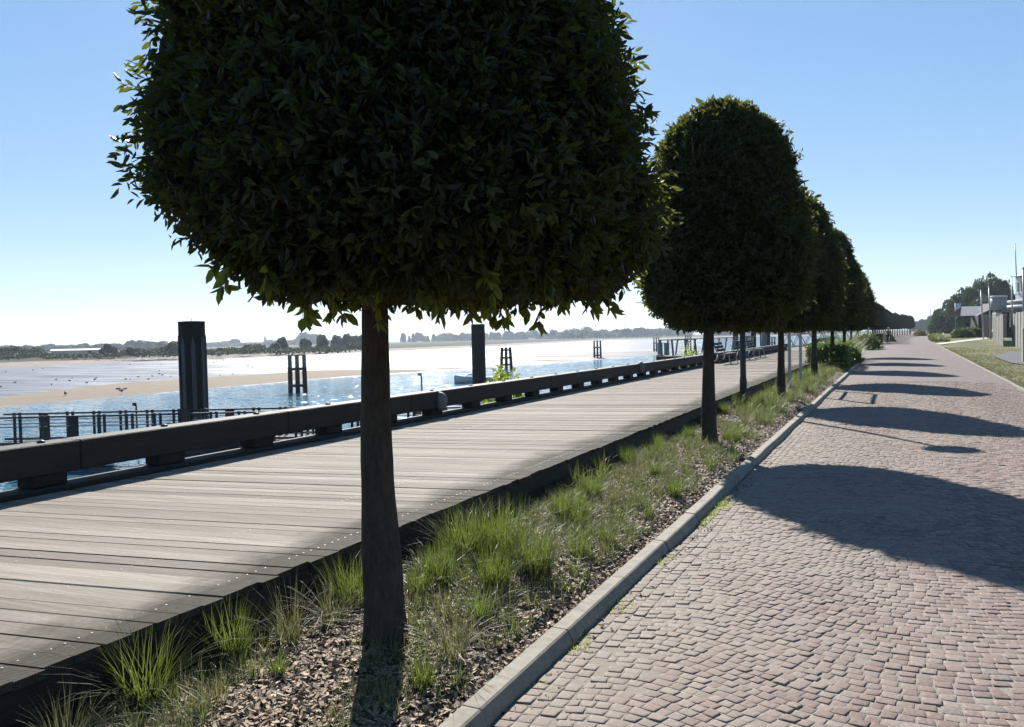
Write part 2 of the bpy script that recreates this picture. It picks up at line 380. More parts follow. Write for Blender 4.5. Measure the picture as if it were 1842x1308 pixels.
def crown_profile(z, prof): return np.interp(z, [p[0] for p in prof], [p[1] for p in prof])
def crown_points(n, prof, tilt=0., square=2.6):
    zs = np.array([p[0] for p in prof]); zz = rng.uniform(zs[0], zs[-1], n*3)
    r = crown_profile(zz, prof); keep = rng.uniform(0, r.max(), n*3) < r + .12*r.max(); zz = zz[keep][:n]; r = r[keep][:n]
    a = rng.uniform(0, 2*np.pi, len(zz)); ca, sa = np.cos(a), np.sin(a)
    q = (np.abs(ca)**square + np.abs(sa)**square)**(-1/square); q = 1+(q-1)*.45
    return zz, r*q, a
def make_crown(name, prof, n_tw, nl, L, tiltx=0., seed=1, parent=None, inner=True):
    global rng
    rng = np.random.default_rng(seed); Vs = []; Fs = []; off = 0
    lump = lambda a, z: 1 + .03*np.sin(3*a+seed)+.03*np.sin(5*a+2.3*z*2+seed*2)+.03*np.sin(2*a-4.1*z)+.016*np.sin(11*a+7*z+seed)+.014*np.sin(17*a-9*z)
    def place(zz, r, a, k):
        x, y = r*np.cos(a)*k, r*np.sin(a)*k
        lift = tiltx*np.clip(-x-.25, 0, 2)*1.25*np.clip(1-(zz-prof[0][0])/1.0, 0, 1)
        return np.stack([x, y, zz + lift], 1)
    zz, r, a = crown_points(n_tw, prof); r = r*lump(a, zz)
    depth = np.abs(rng.normal(0, 1, len(zz)))*.09; k = np.clip(1-depth/np.maximum(r, .1), .2, 1)+rng.normal(0, .008, len(zz))
    P = place(zz, r, a, k)
    dz = 0.03; slope = -(crown_profile(zz+dz, prof)-crown_profile(zz-dz, prof))/(2*dz); slope = np.clip(slope, -3, 3)
    out = norm(np.stack([np.cos(a), np.sin(a), slope], 1))
    A = norm(out*.8 + norm(rng.normal(size=(len(zz), 3)))*.7 + np.array([0, 0, .25]))
    v, f = sprigs(P-A*L*.9, A, nl, L, .38); Vs.append(v); Fs.append(f+off); off += len(v)
    # caps top and bottom
    for zc, rc, sg, m in ((prof[-1][0], prof[-1][1], 1, n_tw//25), (prof[0][0], prof[0][1], -1, n_tw//6)):
        a2 = rng.uniform(0, 2*np.pi, m); r2 = rc*np.sqrt(rng.uniform(0, 1, m))
        P = place(np.full(m, zc)+rng.normal(0, .03, m)-sg*.03, r2, a2, 1.); A = norm(norm(rng.normal(size=(m, 3)))*.8+np.array([0, 0, sg*.8]))
        v, f = sprigs(P, A, nl, L, .38); Vs.append(v); Fs.append(f+off); off += len(v)
    # fuzzy outliers
    m = n_tw//17; zz, r, a = crown_points(m, prof); P = place(zz, r*lump(a, zz), a, 1+rng.uniform(.0, .075, len(zz)))
    A = norm(np.stack([np.cos(a), np.sin(a), rng.normal(.1, .5, len(a))], 1))
    v, f = sprigs(P, A, max(4, nl-3), L*1.05, .34, .75, .02); Vs.append(v); Fs.append(f+off); off += len(v)
    if inner:
        m = n_tw//5; zz, r, a = crown_points(m, prof); P = place(zz, r, a, rng.uniform(.4, .85, len(zz)))
        A = norm(rng.normal(size=(len(zz), 3))); v, f = sprigs(P, A, 6, L*1.7, .5, 1.2, .03); Vs.append(v); Fs.append(f+off); off += len(v)
    return raw(name, np.concatenate(Vs), np.concatenate(Fs), 'leaf', parent)

def grass_mesh(blades, L, spread, wid=.006, lean=.6, seed=0, nseg=4):
    r = np.random.default_rng(seed); n = blades
    a = r.uniform(0, 2*np.pi, n); r0 = spread*np.sqrt(r.uniform(0, 1, n)); ln = L*r.uniform(.45, 1.15, n)
    b = np.stack([r0*np.cos(a), r0*np.sin(a), np.zeros(n)], 1)
    a2 = a + r.normal(0, .9, n); out = np.stack([np.cos(a2), np.sin(a2), np.zeros(n)], 1)
    le = np.abs(r.normal(0, 1, n))*lean*.5+.08; side = np.stack([-np.sin(a2), np.cos(a2), np.zeros(n)], 1)
    V = np.empty((n, nseg*2+1, 3))
    for k in range(nseg+1):
        t = k/nseg; th = le[:, None]*(.4+1.5*t)
        # integrate bend
        h = ln[:, None]*t*np.cos(th*.65); o = ln[:, None]*t*np.sin(np.minimum(th, 2.0)*.8)
        p = b + out*o + np.array([0, 0, 1])*h*np.cos(np.clip(th-1.0, 0, 1.5))
        w = wid*(1-t*.85)*side*.5
        if k < nseg: V[:, 2*k] = p-w; V[:, 2*k+1] = p+w
        else: V[:, 2*k] = p
    F = []
    for k in range(nseg-1): F.append([2*k, 2*k+1, 2*k+3, 2*k+2])
    F.append([2*nseg-2, 2*nseg-1, 2*nseg, 2*nseg])
    tri = np.array(F[-1][:3]); quads = np.array(F[:-1])
    o = (np.arange(n)*(nseg*2+1))[:, None, None]
    Q = (o+quads[None]).reshape(-1, 4)
    T = (o[:, 0]+tri[None]); T4 = np.concatenate([T, T[:, 2:3]], 1)
    return V.reshape(-1, 3), Q, T
def raw_mixed(name, V, Q, T, mat, parent=None):
    V = np.asarray(V, np.float32); me = bpy.data.meshes.new(name); me.vertices.add(len(V)); me.vertices.foreach_set('co', V.ravel())
    idx = np.concatenate([Q.ravel(), T.ravel()]).astype(np.int32); me.loops.add(len(idx)); me.loops.foreach_set('vertex_index', idx)
    ls = np.concatenate([np.arange(len(Q))*4, len(Q)*4+np.arange(len(T))*3]).astype(np.int32)
    me.polygons.add(len(ls)); me.polygons.foreach_set('loop_start', ls); me.polygons.foreach_set('use_smooth', np.zeros(len(ls), bool)); me.update(calc_edges=True); me.materials.append(M[mat])
    o = bpy.data.objects.new(name, me); COL.objects.link(o); o.parent = parent; return o

# ------------------------------------------------------------------ the setting: road
KX = -1.53                                                # foot of the kerb
def road_r(y): return 2.62 + .0105*y + (0 if y < 110 else (y-110)**2*.00035)
def road_l(y): return KX + (0 if y < 110 else (y-110)**2*.00035)
def strip(name, ys, fl, fr, z, mat, parent=None, nx=1):
    V = []; F = []
    for y in ys:
        for k in range(nx+1):
            t = k/nx; x = fl(y)*(1-t)+fr(y)*t; V.append((x, y, z(x, y) if callable(z) else z))
    m = nx+1
    for i in range(len(ys)-1):
        for k in range(nx): F.append((i*m+k, i*m+k+1, (i+1)*m+k+1, (i+1)*m+k))
    return raw(name, V, F, mat, parent)
NEAR = 27.
def camber(x, y=0): return .055*np.maximum(0, 1-((x-.6)/2.25)**2)
def build_setts():
    r = np.random.default_rng(3); Wc = 1.28; R = Wc; sp = .067; V = []; F = []; T = []
    half = math.radians(30)
    x0 = KX+.24
    ncol = 4
    quads = []
    def add(q, tone): quads.append((q, tone))
    lam, A_ = 2.5, .19
    wv = lambda x: A_*math.cos(2*math.pi*(x-x0-.15)/lam) + .02*math.cos(4*math.pi*(x-x0-.15)/lam)
    dw = lambda x: (wv(x+.005)-wv(x-.005))/.01
    y = -1.6
    while y < NEAR+.6:
        x = KX+.235 + r.uniform(-.03, .06); first = True
        while x < road_r(y)+.05:
            th = math.atan(dw(x)); big_ = .062+.012*math.cos(2*math.pi*(x-x0-.15)/lam)**2
            l = big_*r.uniform(.86, 1.22)*math.cos(th); q = []
            for xx, t in ((x, 0), (x+l, 0), (x+l, 1), (x, 1)):
                d_ = math.atan(dw(xx)); x2 = xx-math.sin(d_)*math.cos(d_)*sp*t; q.append((x2, y+wv(x2)+sp*t))
            x += l; ym = sum(p[1] for p in q)/4
            if first and q[0][0] < KX+.235: q[0] = (KX+.235, q[0][1]); q[3] = (KX+.235, q[3][1])
            first = False
            if max(p[0] for p in q) > road_r(ym)-.02 or ym > NEAR or ym < -1.2: continue
            if min(p[0] for p in q) < KX+.22: q = [(max(p[0], KX+.225), p[1]) for p in q]
            add(q, r.uniform())
        y += sp*1.0
    for j, xx in enumerate((KX+.008, KX+.083, KX+.158)):
        y = -1.2+j*.03
        while y < NEAR:
            l = r.uniform(.066, .095); add([(xx, y), (xx+.074, y+r.uniform(-.004, .004)), (xx+.074, y+l-.002), (xx, y+l-.002)], r.uniform()); y += l
    nq = len(quads); Q = np.array([q for q, _ in quads]); tone = np.array([t for _, t in quads])
    cen = Q.mean(1, keepdims=True)
    far = np.clip(cen[:, :, 1:2]/NEAR, 0, 1)
    Q = cen + (Q-cen)*(1-.11*r.uniform(.5, 1.5, (nq, 1, 1))) + r.normal(0, .0026, Q.shape)
    h = r.normal(.0005, .0019, (nq, 1)); tx = r.normal(0, .014, (nq, 1)); ty = r.normal(.008, .022, (nq, 1))
    sag = lambda p: .006*np.sin(p[..., 0]*1.7+.4)*np.sin(p[..., 1]*1.1)+.004*np.sin(p[..., 1]*2.9+p[..., 0])
    def zt(p, base): return base + camber(p[..., 0], 0) + h + (p[..., 0]-cen[..., 0])*tx + (p[..., 1]-cen[..., 1])*ty + sag(p)
    rings = []
    for s_, zz in ((1., -.02), (1., -.0002), (.93, .0014), (.6, .0020)):
        p = cen + (Q-cen)*s_
        if s_ == .9: p = p + r.normal(0, .002, p.shape)
        z = zt(p, zz); rings.append(np.concatenate([p, z[..., None]], 2))
    V = np.stack(rings, 1).reshape(nq, 16, 3)
    f = []
    for rr in range(3):
        for k in range(4): f.append((rr*4+k, rr*4+(k+1) % 4, rr*4+4+(k+1) % 4, rr*4+4+k))
    f.append((12, 13, 14, 15))
    F = (np.arange(nq)*16)[:, None, None]+np.array(f)[None]
    dirt = 1
    return V.reshape(-1, 3), F.reshape(-1, 4), np.repeat(tone, 16)
V_, F_, T_ = build_setts()
ROAD = structure(raw('road', V_, F_, 'sett', None, {'tone': T_}, smooth=True))
ys = list(np.arange(-3, NEAR+.1, .25))
structure(strip('road_joint_sand', ys, lambda y: KX+.0, lambda y: road_r(y)-.01, lambda x, y: -.0016+camber(x)+.006*math.sin(x*1.7+.4)*math.sin(y*1.1)+.004*math.sin(y*2.9+x), 'joint', None, 24))
structure(strip('far_road', list(np.arange(NEAR, 110, 4))+list(np.arange(110, 470, 8)), road_l, road_r, lambda x, y: .001+(camber(x) if y < 80 else camber(x)*max(0, 1-(y-80)/40)), 'road', None, 10))
# paved crossing where the bed stops
structure(strip('paved_crossing', list(np.arange(49.5, 92, 2.5)), lambda y: -3.06, lambda y: KX, .002, 'road'))

# ------------------------------------------------------------------ kerb, bed
def kerb_line(y0, y1, nm):
    mb = MB(); y = y0; r = random.Random(4)
    while y < y1:
        l = min(1.0, y1-y) - .01; dz = r.uniform(-.003, .003); dx = r.uniform(-.004, .004)
        prof = [(KX+.004, -.06), (KX-.003, .03), (KX-.028, .076), (KX-.038, .083), (KX-.115, .086), (KX-.12, .08), (KX-.12, -.06)]
        V = [(px+dx, yy, pz+dz if pz > 0 else pz) for yy in (y, y+.004, y+l-.004, y+l) for px, pz in prof]
        n = len(prof); 
        for i, s_ in ((0, .988), (3, .988)):
            for k in range(n): x, yy, z = V[i*n+k]; V[i*n+k] = (KX-.09+(x-KX+.09)*s_, yy, z*s_)
        F = [(a*n+k, a*n+(k+1) % n, (a+1)*n+(k+1) % n, (a+1)*n+k) for a in range(3) for k in range(n)]
        F += [tuple(range(n))[::-1], tuple(3*n+k for k in range(n))]
        mb.add(V, F); y += 1.0
    return structure(mb.build(nm, 'concrete'))
kerb_line(-1, 49.5, 'kerb'); 
o = kerb_line(93, 109, 'kerb')
def bed_z(x, y):
    t = (x+3.05)/(1.35)     # 0 at deck, 1 at kerb
    t = min(max(t, 0), 1)
    return .062 + .05*math.sin(math.pi*min(1, t*1.05))**.8 + .010*math.sin(x*9+y*3)*math.sin(y*4.3) + .01*math.sin(y*1.3+x*2) - .02*(t > .95)
def bedstrip(y0, y1):
    return strip('planting_bed', list(np.arange(y0, y1+.01, .12)), lambda y: -3.06, lambda y: KX-.11, bed_z, 'mulch', None, 14)
structure(bedstrip(-1, 49.4)); structure(strip('planting_bed', list(np.arange(93, 300, 4.)), lambda y: -3.06 + (road_l(y)-KX), lambda y: road_l(y)-.13, .1, 'mulch'))

# ------------------------------------------------------------------ boardwalk
def build_deck():
    r = np.random.default_rng(9); V = []; F = []; T = []; pitch = .137; sl = .13; n = 0
    XL, XR = -6.93, -3.05
    f = [(0, 1, 3, 2), (4, 6, 7, 5), (0, 4, 5, 1), (2, 3, 7, 6), (0, 2, 6, 4), (1, 5, 7, 3)]
    y = -2.5
    while y < 235:
        p = pitch if y < 60 else pitch*6
        xr = XR + r.normal(0, .008); z1 = .35 + r.normal(0, .0018); yy = y + r.normal(0, .0015); w = p-(.0035 if r.uniform() < .62 else .009)+r.normal(0, .0006)
        for x in (XL, xr):
            for b in (0, w):
                for z in (z1-.035, z1+r.normal(0, .0006)): V.append((x, yy + b + (x-XR)*sl, z))
        F += [[n+i for i in q] for q in f]; T += [min(1, max(0, r.normal(.5, .24)))]*8; n += 8; y += p
    return V, F, T
V_, F_, T_ = build_deck()
DECK = structure(raw('boardwalk', V_, F_, 'deck', None, {'tone': T_}))
mb = MB(); r = random.Random(2); y = -2.5; 
while y < 26:
    for j, x in enumerate((-3.22, -3.98, -4.74, -5.5, -6.26)):
        for b in (.034, .1025):
            cx, cy = x+r.uniform(-.006, .006), y+b+(x+3.05)*.13+r.uniform(-.004, .004)
            if r.random() < .04: continue
            rr = .0055; cz = .3512
            mb.add([(cx+rr*math.cos(t*math.pi/3), cy+rr*math.sin(t*math.pi/3), cz) for t in range(6)]+[(cx, cy, cz+.002)], [(t, (t+1) % 6, 6) for t in range(6)], True)
    y += .137
o = mb.build('deck_screw', 'screw', DECK); o['kind'] = 'stuff'
mb = MB()
for k in range(60):
    mb.box((-3.085, -2.5+k*4+2, .245), (.06, 3.985, .135), bev=.006)
    mb.box((-3.12, -2.5+k*4+2, .08), (.04, 3.99, .19), bev=.005)
    for x in (-4.0, -5.2, -6.4): mb.box((x, -2.5+k*4+2, .22), (.1, 4, .18))
mb.build('deck_fascia', 'timber', DECK)
mb = MB(); mb.box((-6.99, 115, -3.0), (.12, 240, 5.9)); structure(mb.build('quay_wall', 'darkwood'))

# ------------------------------------------------------------------ low timber quay rail
def quay_rail(x, ys_, label, joints):
    t = thing('quay_rail', (x, ys_[0], .35), label, 'timber rail', 'low timber rails along the quay edge')
    y = ys_[0]
    seg = joints
    for a, b in zip(seg[:-1], seg[1:]):
        mb = MB(); mb.box((-.02, (a+b)/2-ys_[0], .295), (.28, b-a-.006, .27), bev=.01); mb.build('beam', 'timber', t)
    k = 0
    yy = ys_[0]+.55
    while yy < ys_[1]:
        mb = MB(); mb.box((-.02, yy-ys_[0], .107), (.2, .34, .105), bev=.008); mb.build('block', 'timber', t); yy += 1.36
    mb = MB(); mb.box((.015, (ys_[1]-ys_[0])/2, .027), (.28, ys_[1]-ys_[0], .05), bev=.008); mb.build('base_board', 'timber', t)
    yy = ys_[0]+.55
    while yy < ys_[1]: MB().lathe([(.035, 0), (.035, .012), (.012, .025)], (-.02, yy-ys_[0], .431), 10).build('bolt_head', 'steel', t); yy += 1.36
    return t
QX = -6.82
quay_rail(QX, (.27, 33.2), 'long dark timber rail in front of the river beside the near boardwalk', [.27, 2.4, 5.18, 8.02, 10.85, 13.65, 16.5, 19.3, 22.2, 25, 27.8, 30.5, 33.2])
quay_rail(QX-.1, (35.0, 60.5), 'shorter dark timber rail behind the row of benches', [35, 38, 41, 44, 47, 50, 53, 56, 58.5, 60.5])
for (px, py, nm) in ((793, 722, 'grey egg-shaped cover hanging over the rail just right of the nearest trunk'), (1153, 660, 'crumpled grey cover on the far end of the rail, near the leafy shrub')):
    D = _F + _R*(px-IW/2)/FPX - _U*(py-IH/2)/FPX; tt = (QX+.14)/D[0]; p = np.array([0, 0, CAMH])+D*tt
    mb = MB(); prof = [(.02, -.16), (.06, -.15), (.085, -.09), (.105, 0), (.1, .07), (.07, .125), (.03, .15), (.005, .158)]
    V = []; n = 12
    mb._lathe(prof, (p[0]-.0, p[1], p[2]), n)
    mb.v = [(v[0]+.012*math.sin(v[2]*40+v[1]*30), v[1]+.01*math.sin(v[2]*55), v[2]) for v in mb.v]
    o = mb.build('rail_cover', 'tarp'); tag(o, nm, 'cover', 'grey covers on the quay rail')

# ------------------------------------------------------------------ pollarded street trees
PROF = [(1.70, .74), (1.8, .96), (1.98, 1.08), (2.35, 1.13), (2.8, 1.1), (3.2, 1.03), (3.55, .94), (3.85, .85), (4.08, .74), (4.25, .6), (4.37, .43), (4.43, .22)]
PROF = [(1.72+(z-1.7)*1.06, r*1.07) for z, r in PROF]
def trunk_mb(h=2.3, r0=.093, seed=1, bend=(0, 0)):
    mb = MB(); r = random.Random(seed); pts = []; rs = []
    for k in range(25):
        t = k/24; pts.append((bend[0]*math.sin(t*3)+.006*math.sin(9*t+seed), bend[1]*math.sin(t*2.4), t*h-.04)); rs.append(r0*(1.06-.235*t*h) + .008*math.exp(-((t-.2)/.08)**2) + .036*math.exp(-(t/.04)) + r.uniform(-.0015, .0015))
    mb.tube(pts, rs, 16)
    for k in range(7):
        a = r.uniform(0, 6.28)+k; l = r.uniform(.7, 1.0); z = h-.35+k*.05
        mb.tube([(0, 0, z), (math.cos(a)*l*.4, math.sin(a)*l*.4, z+.45), (math.cos(a)*l*.85, math.sin(a)*l*.85, z+1.1+.1*k)], [.04, .026, .01], 6)
    mb.tube([(0, 0, h-.1), (.03, .02, h+1), (0, .05, h+1.9)], [.06, .035, .01], 6)
    return mb
TX, TZ = -2.34, .10
GT = 'clipped round-headed trees in a row along the boardwalk'
t1 = thing('clipped_tree', (TX+.01, 3.46, TZ), 'nearest clipped tree, its broad dark leafy crown cut by the top of the photo', 'tree', GT)
cr1 = make_crown('crown', [(z-TZ+.19, r*k) for (z, r), k in zip(PROF, (1.2, 1.07, .955, .87, .835, .80, .82, .83, .83, .83, .83, .83))], 24000, 8, .057, .5, 11, t1)
cr1.location = (.215, .05, 0)
for v_ in [0]: co_ = np.empty(len(cr1.data.vertices)*3, np.float32); cr1.data.vertices.foreach_get('co', co_); co_ = co_.reshape(-1, 3); co_[:, 0] -= .12*np.clip(co_[:, 2]-2.15, 0, 3); cr1.data.vertices.foreach_set('co', co_.ravel()); cr1.data.update()
trunk_mb(2.3, .097, 1, (-.012, 0)).build('trunk', 'bark', t1)
# hanging sprigs under the nearest crown
def hanging(parent, spots, seed):
    global rng
    rng = np.random.default_rng(seed)
    for (x, y, z, l, dx, dy) in spots:
        st = MB(); VV = []; FF = []; off = 0
        p0 = Vector((x, y, z)); p1 = p0+Vector((dx*l*.5, dy*l*.5, -l*.5)); p2 = p0+Vector((dx*l*.7, dy*l*.7, -l))
        st.tube([p0+Vector((0, 0, .1)), p1, p2], [.003, .0022, .0015], 4)
        for k in range(3, 9):
            t = k/8; b = p0.lerp(p2, t)
            n_ = 1 if k < 8 else 4
            base = np.repeat(np.array([b]), n_, 0); d = norm(rng.normal(size=(n_, 3))*.6+np.array([dx*.5, dy*.5, -1.0])); Ls = .075*rng.uniform(.8, 1.2, n_)
            v, f = leaves(base, d, Ls, Ls*.4); VV.append(v); FF.append(f+off); off += len(v)
        c = raw('hanging_sprig', np.concatenate(VV), np.concatenate(FF), 'backlit', parent); st.build('twig', 'bark', c)
r = random.Random(8); sp = []
for k in range(74):
    a = r.uniform(-2.9, .6) if k % 3 else r.uniform(0, 6.28); q = r.uniform(.25, 1.0); x, y = q*.98*math.cos(a), q*.98*math.sin(a)
    sp.append((x+.19, y, 1.80+.6*max(0, -x-.25)*1.0+r.uniform(-.04, .06), r.uniform(.06, .2), r.uniform(-.5, .5), r.uniform(-.5, .5)))
hanging(t1, sp, 5)
protoB = thing('clipped_tree', (TX, 11.46, TZ), 'second clipped tree, tall pointed dome crown and lit top leaves, beside the near lamp post', 'tree', GT)
make_crown('crown', [(z-TZ+.06 if z < 2 else z-TZ, r*.89) for z, r in PROF], 12500, 8, .07, .05, 21, protoB).location = (.21, .12, 0)
trunk_mb(2.35, .1, 2, (.01, 0)).build('trunk', 'bark', protoB)
protoC = thing('clipped_tree', (TX, 19.42, TZ), 'third clipped tree, standing just left of the two grey sign posts', 'tree', GT)
make_crown('crown', [(z-TZ+.02, r*.93) for z, r in PROF], 9000, 7, .078, .0, 31, protoC).location = (.17, .1, 0)
trunk_mb(2.35, .09, 3).build('trunk', 'bark', protoC)
ORD = {3: 'fourth clipped tree, its trunk in front of the low hedge', 4: 'fifth clipped tree, its trunk rising behind the hedge', 5: 'sixth clipped tree, beside the hedge end and the pink flowers', 6: 'seventh clipped tree, last before the paved crossing'}
for i in range(3, 7):
    copy_tree(protoB if i % 2 else protoC, (TX+random.uniform(-.05, .05), 3.46+8.0*i, TZ), (-.35, .3, -.2, .4)[i-3], ORD[i], (random.uniform(.94, 1.04), random.uniform(.94, 1.04), random.uniform(.97, 1.03)))
for k in range(18):
    y = 99.4+8.0*k; x = road_l(y)-.81
    copy_tree(protoC if k % 2 else protoB, (x, y, .1), k*2.1, 'small distant clipped tree in the far row beyond the paved crossing', (1, 1, random.uniform(.96, 1.05)), 'far row of clipped trees beyond the paved crossing')

# ------------------------------------------------------------------ grass tufts, cover, chips
GPROT = []
for k, (nb, L, spd, wd_, le) in enumerate(((230, .46, .08, .0048, .85), (330, .38, .09, .005, .55), (170, .44, .07, .0042, 1.15), (460, .46, .15, .005, .5), (120, .3, .05, .006, .7))):
    v, q, t = grass_mesh(nb, L, spd, wd_, le, 40+k); o = raw_mixed('grass_tuft', v, q, t, 'grass' if k != 2 else 'grassdry'); GPROT.append(o)
TUFT = [  # pixel x, y of the base, prototype, scale, label
 (262, 1262, 0, 1.0, 'arching long-bladed grass tuft by the boardwalk edge, left of the bright one'),
 (412, 1180, 1, .95, 'bright green upright grass tuft against the boardwalk edge'),
 (520, 1150, 2, .9, 'loose arching grass tuft right of the bright green one'),
 (120, 1345, 2, .7, 'thin wispy grass tuft in the bottom left corner'),
 (636, 1085, 3, .8, 'tall dark green grass tuft close behind the nearest trunk on its left'),
 (600, 1120, 2, .8, 'sparse grass tuft with long arcs reaching over the boardwalk edge'),
 (840, 1010, 3, 1.0, 'tallest bright grass clump by the boardwalk, right of the nearest trunk'),
 (905, 1010, 3, 1.05, 'lush bright grass clump in the middle of the big patch'),
 (962, 1040, 1, 1.1, 'fine light green grass clump on the kerb side of the big patch'),
 (890, 1065, 1, .9, 'light green grass clump at the front of the big patch'),
 (790, 1050, 1, .85, 'low green clump between the nearest trunk and the big patch'),
 (757, 1075, 4, 1.0, 'short green tuft touching the right side of the nearest trunk'),
 (810, 1180, 2, .85, 'arching brownish grass tuft right of the nearest trunk foot'),
 (862, 1120, 4, .95, 'small grass tuft between the kerb and the arching brownish tuft'),
 (760, 1230, 4, .8, 'short tuft hugging the foot of the nearest trunk'),
 (500, 1215, 4, .6, 'small low tuft in the chips left of the nearest trunk'),
 (1010, 935, 1, .8, 'grey-green tuft just beyond the big bright patch'),
 (1095, 975, 4, .8, 'dark green tuft nearest the kerb, beyond the big patch'),
 (1065, 900, 1, .75, 'grey-green tuft in mid bed below the boardwalk bend of grass'),
 (1130, 835, 1, .8, 'green tuft against the boardwalk edge, left of the second trunk'),
 (1180, 860, 4, .9, 'dull green tuft in mid bed, left of the second trunk'),
 (1215, 890, 4, 1.0, 'rounded dark tuft between the kerb and the second trunk'),
 (1170, 925, 4, .7, 'flat grassy tuft on the kerb side of mid bed'),
 (1305, 790, 4, .8, 'tuft at the foot of the second trunk on its right'),
 (1240, 790, 1, .75, 'green tuft left of the second trunk'),
 (1300, 745, 1, .9, 'bright tuft between the second trunk and the lamp post'),
 (1365, 735, 1, .9, 'bushy tuft just right of the lamp post foot'),
 (1340, 765, 2, .8, 'brownish tuft in front of the lamp post foot')]
used = set()
for px, py, k, s_, lab in TUFT:
    p = at(px, py, .1); p.z = bed_z(p.x, p.y)-.01
    if k not in used: o = GPROT[k]; used.add(k)
    else: o = GPROT[k].copy(); COL.objects.link(o)
    o.location = p; o.rotation_euler = (0, 0, random.uniform(0, 6)); o.scale = (s_, s_, s_*.86); tag(o, lab, 'grass tuft', 'ornamental grass tufts in the planting bed')
# merged short growth
def scatter_grass(name, pts, L, blades, seed, mat, wid=.005, lean=.8):
    r = np.random.default_rng(seed); protos = [grass_mesh(blades, L, .06, wid, lean, seed+k, 3) for k in range(5)]
    VV = []; QQ = []; TT = []; off = 0
    for (x, y, z, s_) in pts:
        v, q, t = protos[r.integers(5)]; a = r.uniform(0, 6.28); c, s2 = math.cos(a)*s_, math.sin(a)*s_
        w = np.stack([v[:, 0]*c-v[:, 1]*s2+x, v[:, 0]*s2+v[:, 1]*c+y, v[:, 2]*s_+z], 1); VV.append(w); QQ.append(q+off); TT.append(t+off); off += len(v)
    o = raw_mixed(name, np.concatenate(VV), np.concatenate(QQ), np.concatenate(TT), mat); o['kind'] = 'stuff'; return o
r = np.random.default_rng(77); pts = []; pts2 = []
dens = lambda x, y: .5+.5*math.sin(x*4.1+y*1.7)*math.sin(y*1.1+1)+.25*math.sin(y*3.3+x*7)
for _ in range(9500):
    x = r.uniform(-3.0, -1.78); y = 1.2 + 46*r.uniform()**1.6
    g = dens(x, y) - (.55 if x > -1.95 else .12 if y < 3.4 else 0) + (.38 if 4.6 < y < 11 else 0) + (.2 if y > 18 else 0)
    if r.uniform() < g*.75: (pts if r.uniform() < .6 else pts2).append((x, y, bed_z(x, y)-.01, r.uniform(.5, 1.1)*(1.25 if y > 14 else 1)))
pts = [p for p in pts]
scatter_grass('ground_cover', pts, .13, 26, 90, 'cover', .007, 1.1)
scatter_grass('short_grass', pts2, .17, 20, 95, 'grassdry', .0045, .8)
# tall softer grass beyond the third tree
pts = [(r.uniform(-2.95, -1.95), y, .09, r.uniform(.8, 1.5)) for y in r.uniform(15, 34, 110)] + [(x, y, .09, r.uniform(.5, 1.05)) for x, y in zip(r.uniform(-2.95, -1.85, 330), 4.0+11*r.uniform(0, 1, 330)) if dens(x*1.3, y*.8) > (.55 if y < 6.8 else .72)]
scatter_grass('meadow_grass', pts, .3, 34, 99, 'grass', .007, .7)
# weeds in the kerb foot
pts = []
for y0, y1, n in ((3.9, 4.15, 10), (4.55, 4.85, 14), (5.6, 5.9, 9), (6.9, 8.1, 60), (9.5, 9.8, 6), (3.35, 3.5, 4)):
    for _ in range(n): pts.append((KX+.02+abs(r.normal(0, .035)), r.uniform(y0, y1), -.006, r.uniform(.4, .9)))
scatter_grass('kerb_weeds', pts, .06, 22, 120, 'shrub', .009, 1.3)
def chips(name, n, y0, y1, pw, smin, smax, seed, mat='chip', xr=(-3.03, -1.64), onbed=True, zz=0.):
    r = np.random.default_rng(seed); y = y0+(y1-y0)*r.uniform(0, 1, n)**pw; x = r.uniform(*xr, n)
    z = np.array([bed_z(a, b) for a, b in zip(x, y)]) if onbed else np.full(n, zz)
    L = r.uniform(smin, smax, n); W_ = L*r.uniform(.25, .55, n); H = L*.09
    u = norm(np.stack([r.normal(size=n), r.normal(size=n), r.normal(0, .45, n)], 1)); w = norm(np.cross(u, np.stack([r.normal(0, .35, n), r.normal(0, .35, n), np.ones(n)], 1))); q = np.cross(w, u)
    c = np.stack([x, y, z+r.uniform(.0, .018, n)], 1); V = np.empty((n, 8, 3)); k = 0
    for a in (-.5, .5):
        for b in (-.5, .5):
            for e in (-.5, .5): V[:, k] = c + u*L[:, None]*a*(1 if b > 0 else .8) + w*W_[:, None]*b + q*H[:, None]*e; k += 1
    F = (np.arange(n)*8)[:, None, None]+np.array([(0, 1, 3, 2), (4, 6, 7, 5), (0, 4, 5, 1), (2, 3, 7, 6), (0, 2, 6, 4), (1, 5, 7, 3)])[None]
    o = raw(name, V.reshape(-1, 3), F.reshape(-1, 4), mat); o['kind'] = 'stuff'; return o
chips('wood_chips', 26000, 1.0, 9, 1.2, .012, .045, 61)
chips('wood_chips', 12000, 8, 24, 1.2, .02, .05, 62)
M['debris'] = noisy('leaf_litter', (.05, .035, .025), (.12, .08, .055), 20, .8, .3, .003, .3, geo=True)
chips('leaf_litter', 330, 2.6, 12, 1.4, .012, .035, 63, 'debris', (KX+.0, KX+.16), False, .004)
chips('leaf_litter', 70, 2, 16, 1, .01, .03, 64, 'debris', (-1.4, 3), False, .004)

